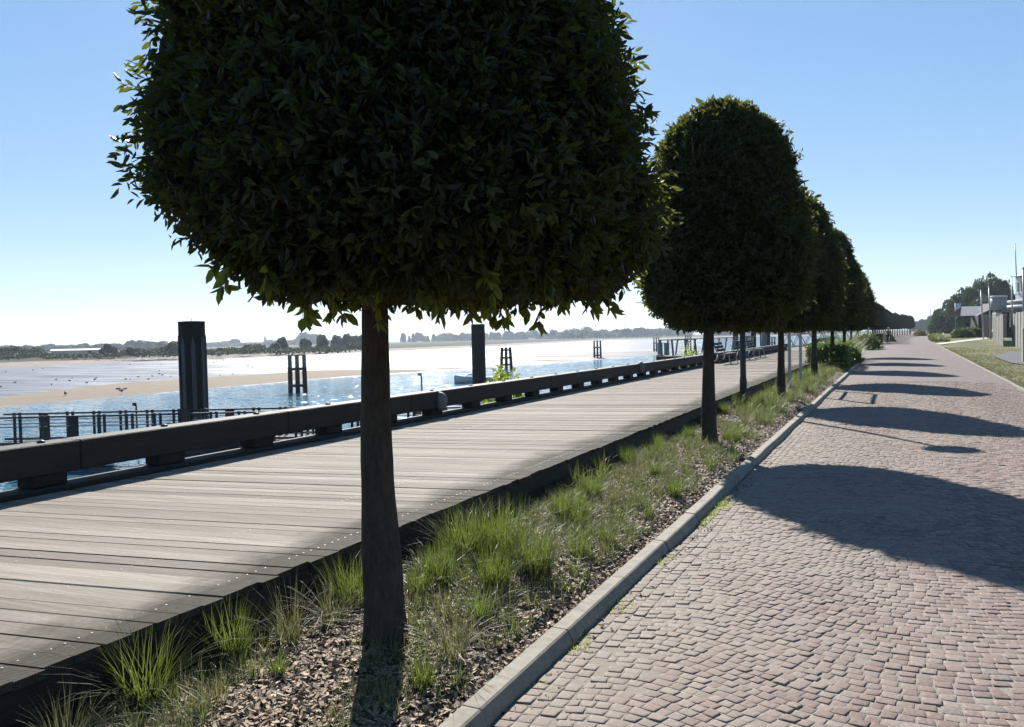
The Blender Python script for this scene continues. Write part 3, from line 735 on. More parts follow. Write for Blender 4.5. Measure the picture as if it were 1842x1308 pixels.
# ------------------------------------------------------------------ lamp post, sign frame
t = thing('lamp_post', (-2.9, 17.75, .1), 'slim dark grey lamp post between the second and third clipped trees', 'lamp post')
MB().lathe([(.075, 0), (.075, .5), (.072, .52), (.062, .6), (.05, 3.0), (.038, 4.5)], (0, 0, 0), 14).build('pole', 'steel', t)
mb = MB(); mb.tube([(0, 0, 4.45), (.02, 0, 4.65)], .03, 10); mb.lathe([(.06, 4.47), (.3, 4.61), (.34, 4.67), (.3, 4.72), (.12, 4.81), (.02, 4.85)], (.0, 0, 0), 18).build('lamp_head', 'steel', t)
t = thing('sign_frame', (-2.49, 22.4, .1), 'empty two-legged light grey metal sign frame standing in the bed right of the third trunk', 'sign frame')
for yy in (0, 2.7):
    mb = MB(); mb.box((0, yy, 1.3), (.075, .075, 2.75), bev=.006); mb.box((0, yy, .02), (.16, .16, .02)); 
    for z in (.75, 1.15): mb.box((.039, yy, z), (.01, .03, .02))
    mb.build('post', 'galv', t)
for z in (1.7, 2.64): MB().box((0, 1.35, z), (.06, 2.62, .07), bev=.005).build('crossbar', 'galv', t)

# ------------------------------------------------------------------ hedge, flower shrub, bushes (leafy boxes / clumps)
def leafy(name, pts, nl, L, mat, parent=None, wid=.5, seed=1):
    global rng
    rng = np.random.default_rng(seed); P = np.asarray(pts); A = norm(rng.normal(size=P.shape)+np.array([0, 0, .5])); v, f = sprigs(P, A, nl, L, wid); return raw(name, v, f, mat, parent)
r = np.random.default_rng(15)
def box_pts(c, s, n):
    P = r.uniform(-1, 1, (n, 3)); k = r.integers(0, 3, n); P[np.arange(n), k] = np.sign(P[np.arange(n), k])*r.uniform(.8, 1, n)
    return np.array(c)+P*np.array(s)/2
def ball_pts(c, s, n, lump=.12):
    P = norm(r.normal(size=(n, 3))); a = np.arctan2(P[:, 1], P[:, 0]); P *= (1+lump*np.sin(3*a+c[0])+lump*np.sin(5*P[:, 2]+2*a))[:, None]*r.uniform(.75, 1.05, (n, 1))
    P = P*np.array(s); P[:, 2] = np.abs(P[:, 2]) if s[2] else 0
    return np.array(c)+P
hb = thing('hedge', (-2.5, 37.5, .06), 'low box-cut hedge across the bed behind the third and fourth trunks', 'hedge')
leafy('foliage', box_pts((0, 0, .45), (1.45, 5.6, .92), 5200), 6, .075, 'hedge', hb, .55, 3)
for k in range(9): MB().tube([((k % 3-1)*.4, k*.6-2.4, 0), ((k % 3-1)*.42, k*.6-2.4, .5)], [.03, .015], 6).build('stem', 'bark', hb)
fb = thing('flower_shrub', (-1.95, 41.6, .1), 'small pink-flowering shrub at the kerb past the hedge', 'shrub')
leafy('foliage', ball_pts((0, 0, 0), (.45, 1.6, .6), 900), 6, .08, 'hedge', fb, .5, 4)
leafy('flower', ball_pts((0, 0, .05), (.46, 1.6, .66), 130), 3, .07, 'flower', fb, .9, 5)
def tallgrass(x, y, s, k, lab, cat='grass clump'):
    o = GPROT[k].copy(); COL.objects.link(o); o.location = (x, y, .1); o.scale = s; tag(o, lab, cat, 'big grass clumps before the paved crossing')
tallgrass(-2.7, 45.0, (4, 5, 3.2), 3, 'tall yellowish grass clump left of the seventh trunk')
tallgrass(-2.3, 47.6, (4, 4, 2.6), 3, 'grey-green grass clump around the seventh trunk foot')
tallgrass(-1.95, 45.6, (3, 4, 2.3), 1, 'green grass clump at the kerb behind the pink flowers')
t = thing('round_shrub', (-2.2, 72, 0), 'rounded blue-green shrub at the near end of the far bed', 'shrub')
leafy('foliage', ball_pts((0, 0, 0), (1.15, 1.3, 1.25), 1500), 6, .12, 'hedge', t, .3, 6)
MB().tube([(0, 0, 0), (0, .1, .6)], [.05, .02], 6).build('stem', 'bark', t)
for (px, py, sx, sz, lab) in ((880, 707, .34, .42, 'bright green leafy shrub growing outside the rail in front of the motorboat'), (1215, 648, .75, .38, 'bright green shrub outside the rail at the near end of the wooden balustrade')):
    D = _F + _R*(px+28-IW/2)/FPX - _U*(py-IH/2)/FPX; tt = (QX-.65)/D[0]; p = np.array([0, 0, CAMH])+D*tt
    t = thing('quay_shrub', (p[0], p[1], -.1), lab, 'shrub', 'leafy shrubs outside the quay rail')
    leafy('foliage', ball_pts((0, 0, .0), (.42, sx*2.6, sz+.55), 420), 6, .085, 'shrub', t, .5, 7)
    MB().tube([(.3, 0, -.6), (0, 0, .3)], [.03, .012], 6).build('stem', 'bark', t)
    mb = MB()

# ------------------------------------------------------------------ river, mud, far bank
WZ = -3.4
S_ = [(-70, -260), (-70, 47), (-70, 67), (-71, 99), (-62, 130), (-53, 180), (-47, 236), (-90, 420), (-155, 700), (-215, 900), (-240, 935)]
Fb = [(-260, -260), (-228, 60), (-226, 151), (-233, 222), (-216, 311), (-225, 480), (-265, 700), (-301, 930), (-290, 985), (-122, 1000), (60, 1010), (900, 1100)]
def resample(P, n):
    P = np.array(P, float); d = np.r_[0, np.cumsum(np.linalg.norm(np.diff(P, axis=0), axis=1))]; s = np.linspace(0, d[-1], n)
    return np.stack([np.interp(s, d, P[:, 0]), np.interp(s, d, P[:, 1])], 1)
def smooth(P, k=6):
    P = P.copy()
    for _ in range(k): P[1:-1] = (P[:-2]+2*P[1:-1]+P[2:])/4
    return P
structure(raw('river', [(-700, -400, WZ), (-7.02, -400, WZ), (-7.02, 1200, WZ), (-700, 1200, WZ), (1500, 235, WZ), (1500, 1200, WZ), (-7.02, 235, WZ)], [(0, 1, 2, 3), (6, 4, 5, 2)], 'water'))
n = 220
Ys = np.concatenate([np.linspace(-250, 20, 12), np.linspace(24, 260, 130), np.linspace(265, 925, 70)])
Sx = np.interp(Ys, [p[1] for p in S_], [p[0] for p in S_]); Fx = np.interp(Ys, [p[1] for p in Fb[:8]], [p[0] for p in Fb[:8]])
for _ in range(5): Sx[1:-1] = (Sx[:-2]+2*Sx[1:-1]+Sx[2:])/4; Fx[1:-1] = (Fx[:-2]+2*Fx[1:-1]+Fx[2:])/4
Rx = np.interp(Ys, [-250, 40, 58, 66, 81, 109, 142, 170, 215, 300, 925], [-80, -80, -84, -90, -95, -93, -98, -101, -92, -92, -230])   # landward edge of the sand ridge
nx = 60; V = []; wet = []; F = []
for i, y in enumerate(Ys):
    for k in range(nx+1):
        t = (k/nx)**1.5; x = Sx[i]*(1-t)+Fx[i]*t
        dS = Sx[i]-x; dR = Rx[i]-x
        z = WZ - .06 + min(.32, dS*.035) - .12*(1/(1+math.exp(-dR/3.)))
        if x - Fx[i] < 6: z += .1*(6-(x-Fx[i]))/6
        V.append((x, y, z))
        w = 1/(1+math.exp(-dR/2.2)); w = max(w*.95, 1 if dS < 2.2 else 0, ) 
        if y > 190: w = max(w, min(1, (y-190)/90))
        if 118 < y <= 260 and dS < 45: w = max(w, .55)
        if x-Fx[i] < 2.5: w = .1
        wet.append(w)
m = nx+1
for i in range(len(Ys)-1):
    for k in range(nx): F.append((i*m+k, (i+1)*m+k, (i+1)*m+k+1, i*m+k+1))
structure(raw('mudflat', V, F, 'mud', None, {'wet': wet}, smooth=True))
def offs(P, d):
    T = np.gradient(P, axis=0); T /= np.linalg.norm(T, axis=1, keepdims=True); N = np.stack([-T[:, 1], T[:, 0]], 1); return P+N*d
FB = smooth(resample(Fb, 260), 3)
def band(name, offs_z, mat, jit=0.):
    V = []; F = []; r = np.random.default_rng(5)
    for d, z in offs_z:
        Q = offs(FB, d)
        for x, y in Q: V.append((x, y, z + (r.normal(0, jit) if 0 < d < 140 else 0)))
    n = len(FB)
    for a in range(len(offs_z)-1):
        for i in range(n-1): F.append((a*n+i, a*n+i+1, (a+1)*n+i+1, (a+1)*n+i))
    return structure(raw(name, V, F, mat, None, None, True))
band('sand_bank', [(0, WZ+.02), (3, WZ+.35), (14, -2.75), (17, -2.45), (24, -2.2)], 'bank', .04)
band('salt_marsh', [(22, -2.24), (30, -2.0), (60, -1.75), (100, -1.5), (170, -1.2), (230, -1.25)], 'marsh', .1)
structure(raw('far_fields', [(-5000, -900, -1.3), (-420, -900, -1.3), (-420, 1130, -1.3), (-5000, 5200, -1.3), (3000, 1200, -1.3), (3000, 5200, -1.3)], [(0, 1, 2, 3), (3, 2, 4, 5)], 'farland'))
# our side
def gx(y): return road_r(y)
structure(strip('lawn', list(np.arange(-3, 470, 3.)), lambda y: road_r(y)+.055, lambda y: 9+road_r(y), lambda x, y: .02 + .03*math.sin(x)*math.sin(y*.3), 'lawn', None, 6))
structure(strip('ground', [-60, -3, 110, 230, 470], lambda y: 8.9+(2.62+.0105*y if y < 0 else road_r(y)), lambda y: 400, .0, 'lawn'))
structure(raw('ground', [(-6.9, -60, -.1), (9, -60, -.1), (9, -3, -.1), (-6.9, -3, -.1)], [(0, 1, 2, 3)], 'mulch'))
structure(strip('sub_base', list(np.arange(-3, 480, 10.)), lambda y: -6.93, lambda y: gx(y)+.3, -.1, 'mulch'))
mb = MB()
y = 3.
while y < 106:
    l = .98; mb.box((road_r(y+.5)+.02, y+.5, -.01), (.06, l, .07+random.uniform(-.006, .006)), rz=-.0105, bev=.006); y += 1
structure(mb.build('road_edging', 'concrete'))
structure(raw('pale_path', [(*at(1683, 618, .06)[:2], .06), (*at(1690, 620, .06)[:2], .065), (*at(1776, 609.5, .06)[:2], .075), (*at(1774, 607, .06)[:2], .07)], [(0, 1, 2, 3)], 'path'))
structure(raw('asphalt_patch', [(*at(1786, 640, .07)[:2], .075), (*at(1822, 633, .07)[:2], .075), (*at(1900, 631, .07)[:2], .075), (*at(1900, 665, .07)[:2], .075), (*at(1815, 652, .07)[:2], .075)], [(0, 1, 2, 3, 4)], 'asphalt'))
r = np.random.default_rng(31)
pts = []
for _ in range(3600):
    y = 20+55*r.uniform()**1.3; x = road_r(y)+.06+abs(r.normal(0, 1.6)) ; pts.append((x, y, .03, r.uniform(.5, 1.)*(1.5 if x-road_r(y) < .3 else 1)))
scatter_grass('lawn_grass', pts, .07, 12, 130, 'grassdry', .01, .9)
pts = [(road_r(y)+r.uniform(.1, 1.8), y, .03, r.uniform(1, 2.4)) for y in r.uniform(105, 175, 500)]
scatter_grass('verge_grass', pts, .35, 20, 140, 'cover', .03, .6)

# ------------------------------------------------------------------ piles, dolphins, pontoon, boat
def steel_pile(px, d, ztop, label, stripes):
    p = at(px, 640, d=d); t = thing('mooring_pile', (p.x, p.y, -5), label, 'mooring pile', 'big round mooring piles'); R_ = .565; h = ztop+5
    MB().lathe([(R_, 0), (R_, h-.06), (R_*1.02, h-.05), (R_*1.02, h), (R_*.5, h+.02)], (0, 0, 0), 28).build('shaft', 'rust', t)
    if stripes:
        ang = math.atan2(-p.y, -p.x)
        for k in range(8):
            a = ang + .06 + (k-1)*2*math.pi/8*1.0; mb = MB(); w = .085; x0 = R_+.015
            c, s_ = math.cos(a), math.sin(a)
            pr = [(-w, 0), (w, 0), (w, h-1.05), (0, h-.62), (-w, h-1.05)]
            V = [(c*rr-s_*u, s_*rr+c*u, z) for rr in (x0-.06, x0+.012) for u, z in pr]
            mb.add(V, [(0, 1, 2, 3, 4)[::-1], (5, 6, 7, 8, 9)]+[(i, (i+1) % 5, 5+(i+1) % 5, 5+i) for i in range(5)]); mb.build('fender_board', 'stripe', t)
    MB().tube([(0, 0, h), (0, 0, h+.16)], .012, 6).build('pin', 'steel', t)
steel_pile(346.5, 37, 2.68, 'thick black mooring pile with pointed grey fender boards, left of the nearest trunk', True)
steel_pile(861, 69, 2.82, 'thick plain black mooring pile rising behind the rail right of the nearest trunk', False)

def dolphin(px, py, wpx, top_py, label, light=True, lean=0., cat='dolphin'):
    b = at(px, py, WZ); d = (b-Vector((0, 0, CAMH))).length*math.cos(0); d = np.dot(np.array(b)-np.array([0, 0, CAMH]), _F)
    w = wpx*d/FPX; ztop = at(px, top_py, d=d).z; h = ztop-WZ; ang = math.atan2(b.y, b.x)-math.pi/2
    t = thing('mooring_dolphin', (b.x, b.y, WZ), label, 'mooring dolphin', 'timber mooring dolphins standing in the river', ang)
    s_ = w/2*.86
    for k, x in enumerate((-s_, 0, s_)):
        for yy in (-s_*.7, s_*.7):
            mb = MB(); bl = 1-lean*.5
            z0, z1 = (-1.6, h*.66 if light else h)
            mb.tube([(x*(1.05+lean*.3), yy, z0), (x, yy, h*.5), (x*(1-lean*.4), yy*(1-lean*.4), z1)], w*.14, 8); mb.build('pile', 'darkwood', t)
            if light:
                mb = MB(); mb.tube([(x, yy, h*.66), (x, yy, h)], w*.12, 8); mb.build('pile_top', 'greywood', t)
    lv = (.18, .62, .985) if light else (.2, .52, .88)
    for z in lv:
        mb = MB(); zz = h*z; hh = w*.14 if z < .9 else w*.06
        for yy in (-s_*.85, s_*.85): mb.box((0, yy, zz), (s_*2.25*(1 if light else .95), w*.09, hh), bev=.01)
        for x in (-s_, s_): mb.box((x, 0, zz+.02), (w*.1, s_*1.4, hh), bev=.01)
        mb.build('crossbeam', 'darkwood', t)
    if not light: MB().tube([(0, 0, h*.9), (0, 0, h+.5)], .03, 6).build('pin', 'steel', t)
    return t
dolphin(536, 706, 29, 638, 'nearest mooring dolphin with pale grey tops, between striped pile and nearest trunk')
dolphin(911, 664, 19, 625, 'all-dark three-legged mooring dolphin behind the motorboat', False, .35)
dolphin(1075, 645, 13, 613, 'slim mooring dolphin with pale top, standing alone in mid river')
dolphin(1181, 634, 10, 607, 'far mooring dolphin with thin pale top just left of the balustrade')
dolphin(1238, 632, 10, 604, 'small far mooring dolphin seen through the balustrade')
dolphin(1389, 634, 11, 606, 'small dark mooring dolphin seen just left of the third trunk')
for px, d, yt, yb, lab in ((1323, 78, 595, 636, 'dark mooring post just left of the lamp post'), (1355, 82, 594, 634, 'dark mooring post just right of the lamp post'), (1369, 84, 597, 634, 'thin dark mooring post between two thicker ones'), (1374.5, 80, 598, 637, 'grey-brown timber mooring post with a gull-white cap'), (1381, 90, 594, 634, 'dark mooring post left of the small dark dolphin')):
    p = at(px, yt, d=d); w = .26 if 'thin' not in lab else .12
    mb = MB().lathe([(w, -5), (w, p.z-.1), (w*.8, p.z)], (p.x, p.y, 0), 12); tag(mb.build('mooring_post', 'greywood' if 'grey-brown' in lab else 'darkwood'), lab, 'mooring post', 'mooring posts near the benches')

# pontoon footbridge, seen left of the nearest trunk
A = Vector((-33.85, 22.45, 0)); u = Vector((22.85-33.85, 27.4-22.45, 0)); u = Vector((11.0, 4.93, 0)).normalized(); nrm = Vector((-u.y, u.x, 0))
t = thing('pontoon_walkway', A - u*1.0 + Vector((0, 0, -2.35)), 'long dark steel walkway with railings afloat behind the quay rail at left', 'pontoon walkway', None, math.atan2(u.y, u.x))
Lp = 33.
MB().box((Lp/2, .95, -.18), (Lp, 2.1, .3), bev=.02).build('walkway_deck', 'timber', t)
for k in range(5): MB().box((3+k*7, .95, -.85), (3.4, 2.4, 1.0), bev=.08).build('float', 'black', t)
for yy, nm in ((0, 0), (1.9, 1)):
    mb = MB(); mb.bar((0, yy, 1.15), (Lp, yy, 1.15), .08, .07); mb.build('top_rail', 'steel', t)
    MB().bar((0, yy+.05, .88), (Lp, yy+.05, .88), .035, .025).build('upper_rail', 'steel', t)
    if not nm: MB().tube([(0, yy+.1, .74), (Lp, yy+.1, .74)], .025, 8).build('handrail', 'galv', t)
    mb = MB(); mb.bar((0, yy, .06), (Lp, yy, .06), .04, .1); mb.build('bottom_rail', 'steel', t)
    mb = MB()
    for z in np.arange(.14, 1.1, .12): mb.bar((0, yy, z), (Lp, yy, z), .008, .008)
    mb.build('wire_infill', 'steel', t)
    k = 0; x = .45
    while x < Lp:
        if k % 7 == (3 if nm == 0 else 1): MB().box((x+.12, yy, .53), (.38, .1, 1.28), bev=.01).build('post', 'darkwood', t)
        else:
            for q in (0, .24):
                mb = MB(); mb.box((x+q, yy, .5), (.1, .07, 1.3), bev=.005); mb.box((x+q, yy, 1.2), (.11, .08, .03))
                if not nm: mb.tube([(x+q-.02, yy+.02, .6), (x+q-.04, yy+.09, .62), (x+q-.04, yy+.1, .73)], .018, 6)
                mb.build('post', 'steel', t)
        x += 1.17; k += 1
for px, y0, y1, dd, lab in ((245, 729, 750, 40, 'thin gauge post with a small square head behind the walkway railing'), (758, 675, 722, 45, 'tall thin grey gauge pole in the glittering water right of the nearest trunk')):
    p = at(px, y0, d=dd); mb = MB().tube([(p.x, p.y, -5), (p.x, p.y, p.z)], .045, 8); tt_ = thing('gauge_post', (p.x, p.y, -5), lab, 'gauge post', 'thin gauge posts in the river')
    mb.v = [(v[0]-p.x, v[1]-p.y, v[2]+5) for v in mb.v]; mb.build('pole', 'steel' if px < 300 else 'greypaint', tt_)
    MB().box((-.09, -.02, p.z+5+.05), (.2, .1, .16), bev=.01).build('gauge_head', 'steel' if px < 300 else 'greypaint', tt_)

# motorboat
b = at(872, 688, WZ); t = thing('motorboat', b, 'small white and grey motorboat with blue canopy lying behind the plain black pile', 'motorboat', None, math.atan2(_R[1], _R[0])+.12)
def loft(mb, secs, smooth=True):
    m_ = len(secs[0]); V = [p for s_ in secs for p in s_]; F = [(a*m_+k, a*m_+k+1, (a+1)*m_+k+1, (a+1)*m_+k) for a in range(len(secs)-1) for k in range(m_-1)]
    mb.add(V, F, smooth); n0 = len(mb.v)-len(V); mb.f.append(tuple(n0+k for k in range(m_))); mb.sm.append(False); return mb
secs = []; secd = []
for k in range(9):
    s_ = k/8; x = 2.1 - 5.6*s_; wv = 1.05*(1-max(0, (s_-.45)/.55)**2.2)+.02; hh = .62+.3*s_**2; kl = -.25+.25*s_**3
    secs.append([(x, wv*1.02, hh), (x, wv, hh*.55), (x, wv*.82, .05), (x, 0, kl), (x, -wv*.82, .05), (x, -wv, hh*.55), (x, -wv*1.02, hh)])
loft(MB(), secs).build('hull', 'hull', t)
mb = MB(); mb.add([p for s_ in secs for p in ((s_[0][0], s_[0][1]*.97, s_[0][2]-.01), (s_[6][0], s_[6][1]*.97, s_[6][2]-.01))], [(2*k, 2*k+1, 2*k+3, 2*k+2) for k in range(8)]); mb.build('boat_deck', 'white', t)
mb = MB(); V = [(-.2, .75, .75), (-.2, -.75, .75), (-2.3, -.45, .9), (-2.3, .45, .9), (-.5, .6, 1.15), (-.5, -.6, 1.15), (-1.7, -.35, 1.1), (-1.7, .35, 1.1)]
mb.add(V, [(0, 1, 5, 4), (1, 2, 6, 5), (2, 3, 7, 6), (3, 0, 4, 7), (4, 5, 6, 7)]); mb.build('cabin', 'white', t)
mb = MB(); mb.add([(-.45, .66, 1.15), (-.45, -.66, 1.15), (-.05, -.6, 1.62), (-.05, .6, 1.62)], [(0, 1, 2, 3), (3, 2, 1, 0)]); mb.build('windscreen', 'glass', t)
mb = MB(); q = []
for x, z in ((-.15, 1.62), (.3, 1.74), (.9, 1.72), (1.3, 1.3)): q.append([(x, .68, z-.12), (x, .45, z), (x, -.45, z), (x, -.68, z-.12)])
loft(mb, q); mb.build('canopy', 'blue', t)
mb = MB()
for s_ in (-.68, .68): mb.tube([(-.1, s_, .7), (-.15, s_, 1.5)], .02, 6); mb.tube([(1.2, s_, .65), (.9, s_, 1.6)], .02, 6); mb.tube([(-.4, s_*1.2, .8), (-1.2, s_*1.15, 1.15), (-2.6, s_*.6, 1.25), (-3.3, 0, 1.3)], .018, 6)
mb.build('railing', 'galv', t)
mb = MB(); mb.box((2.25, 0, .75), (.34, .3, .5), bev=.05); mb.box((2.3, 0, .2), (.14, .12, .8)); mb.build('outboard_motor', 'black', t)

# ------------------------------------------------------------------ platform with timber balustrade, benches, bollard, gangway
p0 = Vector((-12.5, 49.5, 0)); p1 = Vector((-9.9, 66, 0)); uu = (p1-p0).normalized()
structure(raw('landing_stage', [(-7.05, 46, .34), (-7.05, 68, .34), (-9.7, 68, .34), (-12.8, 48, .34), (-7.05, 46, -.5), (-7.05, 68, -.5), (-9.7, 68, -.5), (-12.8, 48, -.5)], [(0, 1, 2, 3), (3, 2, 6, 7), (0, 3, 7, 4), (1, 5, 6, 2)], 'timber'))
t = thing('balustrade', (p0.x, p0.y, .35), 'wooden balustrade with raking grey posts and steel wires behind the second trunk', 'balustrade', None, math.atan2(uu.y, uu.x))
LB = (p1-p0).length
MB().bar((-.2, 0, .93), (LB, 0, .93), .16, .06, .01).build('top_rail', 'greywood', t)
for k in range(12):
    x = k*LB/11.3; MB().bar((x, .12, -.1), (x+.05, -.02, .9), .12, .09, .008).build('post', 'greywood', t)
mb = MB()
for z in (.2, .36, .52, .68, .82): mb.tube([(0, .05, z), (LB, .05, z)], .012, 5)
mb.build('wire', 'galv', t)
t2 = thing('balustrade', (-12.6, 48.2, .35), 'short end balustrade of grey posts facing the near river, left of the second trunk', 'balustrade', None, .55)
MB().bar((-.1, 0, .93), (2.2, 0, .93), .16, .06, .01).build('top_rail', 'greywood', t2)
for x in (0, .7, 1.5, 2.1): MB().bar((x+.08, 0, -.1), (x, 0, .9), .12, .09, .008).build('post', 'greywood', t2)
def bench(y, lab, first=None):
    if first: return copy_tree(first, (-6.35, y, .35), None, lab)
    t = thing('park_bench', (-6.35, y, .35), lab, 'bench', 'slatted benches along the quay rail')
    for k in range(4): MB().box((.28-k*.13, 0, .43-.005*k), (.1, 1.7, .03), bev=.005).build('seat_slat', 'timber', t)
    for k in range(3): MB().box((-.2-.05*k, 0, .56+.13*k), (.025, 1.7, .1), bev=.004).build('back_slat', 'timber', t)
    for yy in (-.78, .78): MB().tube([(.38, yy, 0), (.3, yy, .2), (.3, yy, .42), (0, yy, .4), (-.16, yy, .42), (-.34, yy, .9)], .022, 6).build('frame', 'galv', t); MB().tube([(-.14, yy, .42), (-.2, yy, .2), (-.42, yy, 0)], .022, 6).build('leg', 'galv', t)
    return t
b1 = bench(34.6, 'first slatted bench on the boardwalk, partly hidden by the second trunk'); bench(39.3, 'middle slatted bench, just right of the second trunk', b1); bench(42.6, 'last slatted bench, left of the lamp post', b1)
t = thing('bollard', (-4.67, 64.5, .35), 'squat dark mooring bollard with a knob on the boardwalk behind the hedge', 'bollard')
MB().lathe([(.24, 0), (.22, .05), (.2, .36), (.17, .4), (.07, .44)], (0, 0, 0), 18).build('base', 'steel', t); MB().ball((0, 0, .5), (.09, .09, .07), 12, 8).build('knob', 'steel', t)
p = at(1345, 617, d=70); o = MB().box((p.x, p.y, p.z), (.42, .3, 1.15), rz=YAW, bev=.03).box((p.x, p.y, p.z+.6), (.5, .36, .06), rz=YAW).box((p.x, p.y, p.z-.9), (.46, .34, .7), rz=YAW).build('service_cabinet', 'greypaint'); tag(o, 'grey service cabinet on the quay edge just right of the lamp post', 'cabinet')
for px, py, dd, lab in ((1187, 627, 56, 'left pale grey service box at the corner of the landing stage'), (1199, 627, 56, 'right pale grey service box, next to the balustrade end')):
    p = at(px, py, d=dd); o = MB().box((p.x, p.y, p.z-.1), (.34, .26, .9), rz=YAW, bev=.03).box((p.x, p.y, p.z+.37), (.4, .3, .05), rz=YAW).box((p.x, p.y, p.z-.9), (.3, .24, .9), rz=YAW).build('service_box', 'greypaint'); tag(o, lab, 'service box', 'pale service boxes at the landing stage')
p = at(1192, 645, d=54); o = MB().box((p.x, p.y, p.z), (.75, .4, .5), rz=YAW, bev=.03).box((p.x, p.y, p.z-1.6), (.3, .3, 3.0), rz=YAW).build('fender_block', 'darkwood'); tag(o, 'dark timber fender block under the pale service boxes', 'fender')
# lattice gangway
pa, pb = at(1424, 624, d=84), at(1530, 613, d=88); d_ = pb-pa; t = thing('gangway', pa, 'grey lattice gangway seen between the third and fourth trunks', 'gangway', None, math.atan2(d_.y, d_.x)); Lg = math.hypot(d_.x, d_.y)
dz = d_.z
for yy in (0, 1.3):
    mb = MB()
    for z in (0, 1.15): mb.bar((0, yy, z), (Lg, yy, z+dz), .1, .1)
    mb.build('chord', 'greypaint', t)
    mb = MB(); nn_ = 5
    for k in range(nn_): a_, b_ = k/nn_, (k+1)/nn_; m_ = (a_+b_)/2; mb.bar((a_*Lg, yy, a_*dz), (m_*Lg, yy, m_*dz+1.15), .07, .07); mb.bar((m_*Lg, yy, m_*dz+1.15), (b_*Lg, yy, b_*dz), .07, .07)
    mb.build('lattice', 'greypaint', t)
MB().bar((0, .65, -.02), (Lg, .65, dz-.02), 1.3, .05).build('gangway_floor', 'timber', t)
qa = [at(1443, 627, d=74), at(1462, 619, d=76), at(1470, 612, d=78), at(1500, 608, d=82)]
t = thing('curved_rail', qa[0], 'dark curved timber rail rising around the gangway head', 'timber rail')
mb = MB().tube([q-qa[0] for q in qa], .2, 8); mb.build('beam', 'timber', t)
mb = MB()
for q in qa: mb.tube([q-qa[0], q-qa[0]+Vector((0, 0, -1.5-q.z*.5))], .08, 6)
mb.build('post', 'timber', t)

# planters and white post in the crossing
t = thing('planter', (-2.25, 100.4, 0), 'long dark planter box beside the cyclist at the start of the far row', 'planter')
MB().box((0, 0, .55), (1.75, 3.0, 1.1), bev=.03).build('box', 'hut', t); MB().box((0, 0, 1.12), (1.85, 3.1, .06), bev=.01).build('rim', 'timber', t)
o = MB().lathe([(.11, 0), (.11, 1.9), (.06, 1.98)], (-2.75, 97.6, 0), 12).build('marker_post', 'white'); tag(o, 'plain white post in front of the dark planter box', 'post')
t = thing('bush', (-1.1, 118, 0), 'yellowish dry bush at the kerb beyond the cyclist', 'bush')
leafy('foliage', ball_pts((0, 0, 0), (.9, 1.6, 1.15), 900), 5, .14, 'grassdry', t, .4, 8); MB().tube([(0, 0, 0), (0, 0, .5)], .04, 6).build('stem', 'bark', t)
t = thing('bush', (4.6, 196, 0), 'pale dry bush on the right verge at the end of the road', 'bush')
leafy('foliage', ball_pts((0, 0, 0), (1.2, 1.6, 1.3), 700), 5, .2, 'grassdry', t, .4, 9); MB().tube([(0, 0, 0), (0, 0, .5)], .04, 6).build('stem', 'bark', t)

# ------------------------------------------------------------------ people
def skin_mesh(name, verts, edges, radii, mat, parent, sub=1):
    me = bpy.data.meshes.new(name); me.from_pydata(verts, edges, []); o = bpy.data.objects.new(name, me); COL.objects.link(o); o.parent = parent
    mod = o.modifiers.new('skin', 'SKIN'); 
    for i, rr in enumerate(radii):
        me.skin_vertices[0].data[i].radius = rr if hasattr(rr, '__len__') else (rr, rr)
    me.skin_vertices[0].data[0].use_root = True
    if sub: sm = o.modifiers.new('sub', 'SUBSURF'); sm.levels = sub; sm.render_levels = sub
    me.materials.append(M[mat]); return o
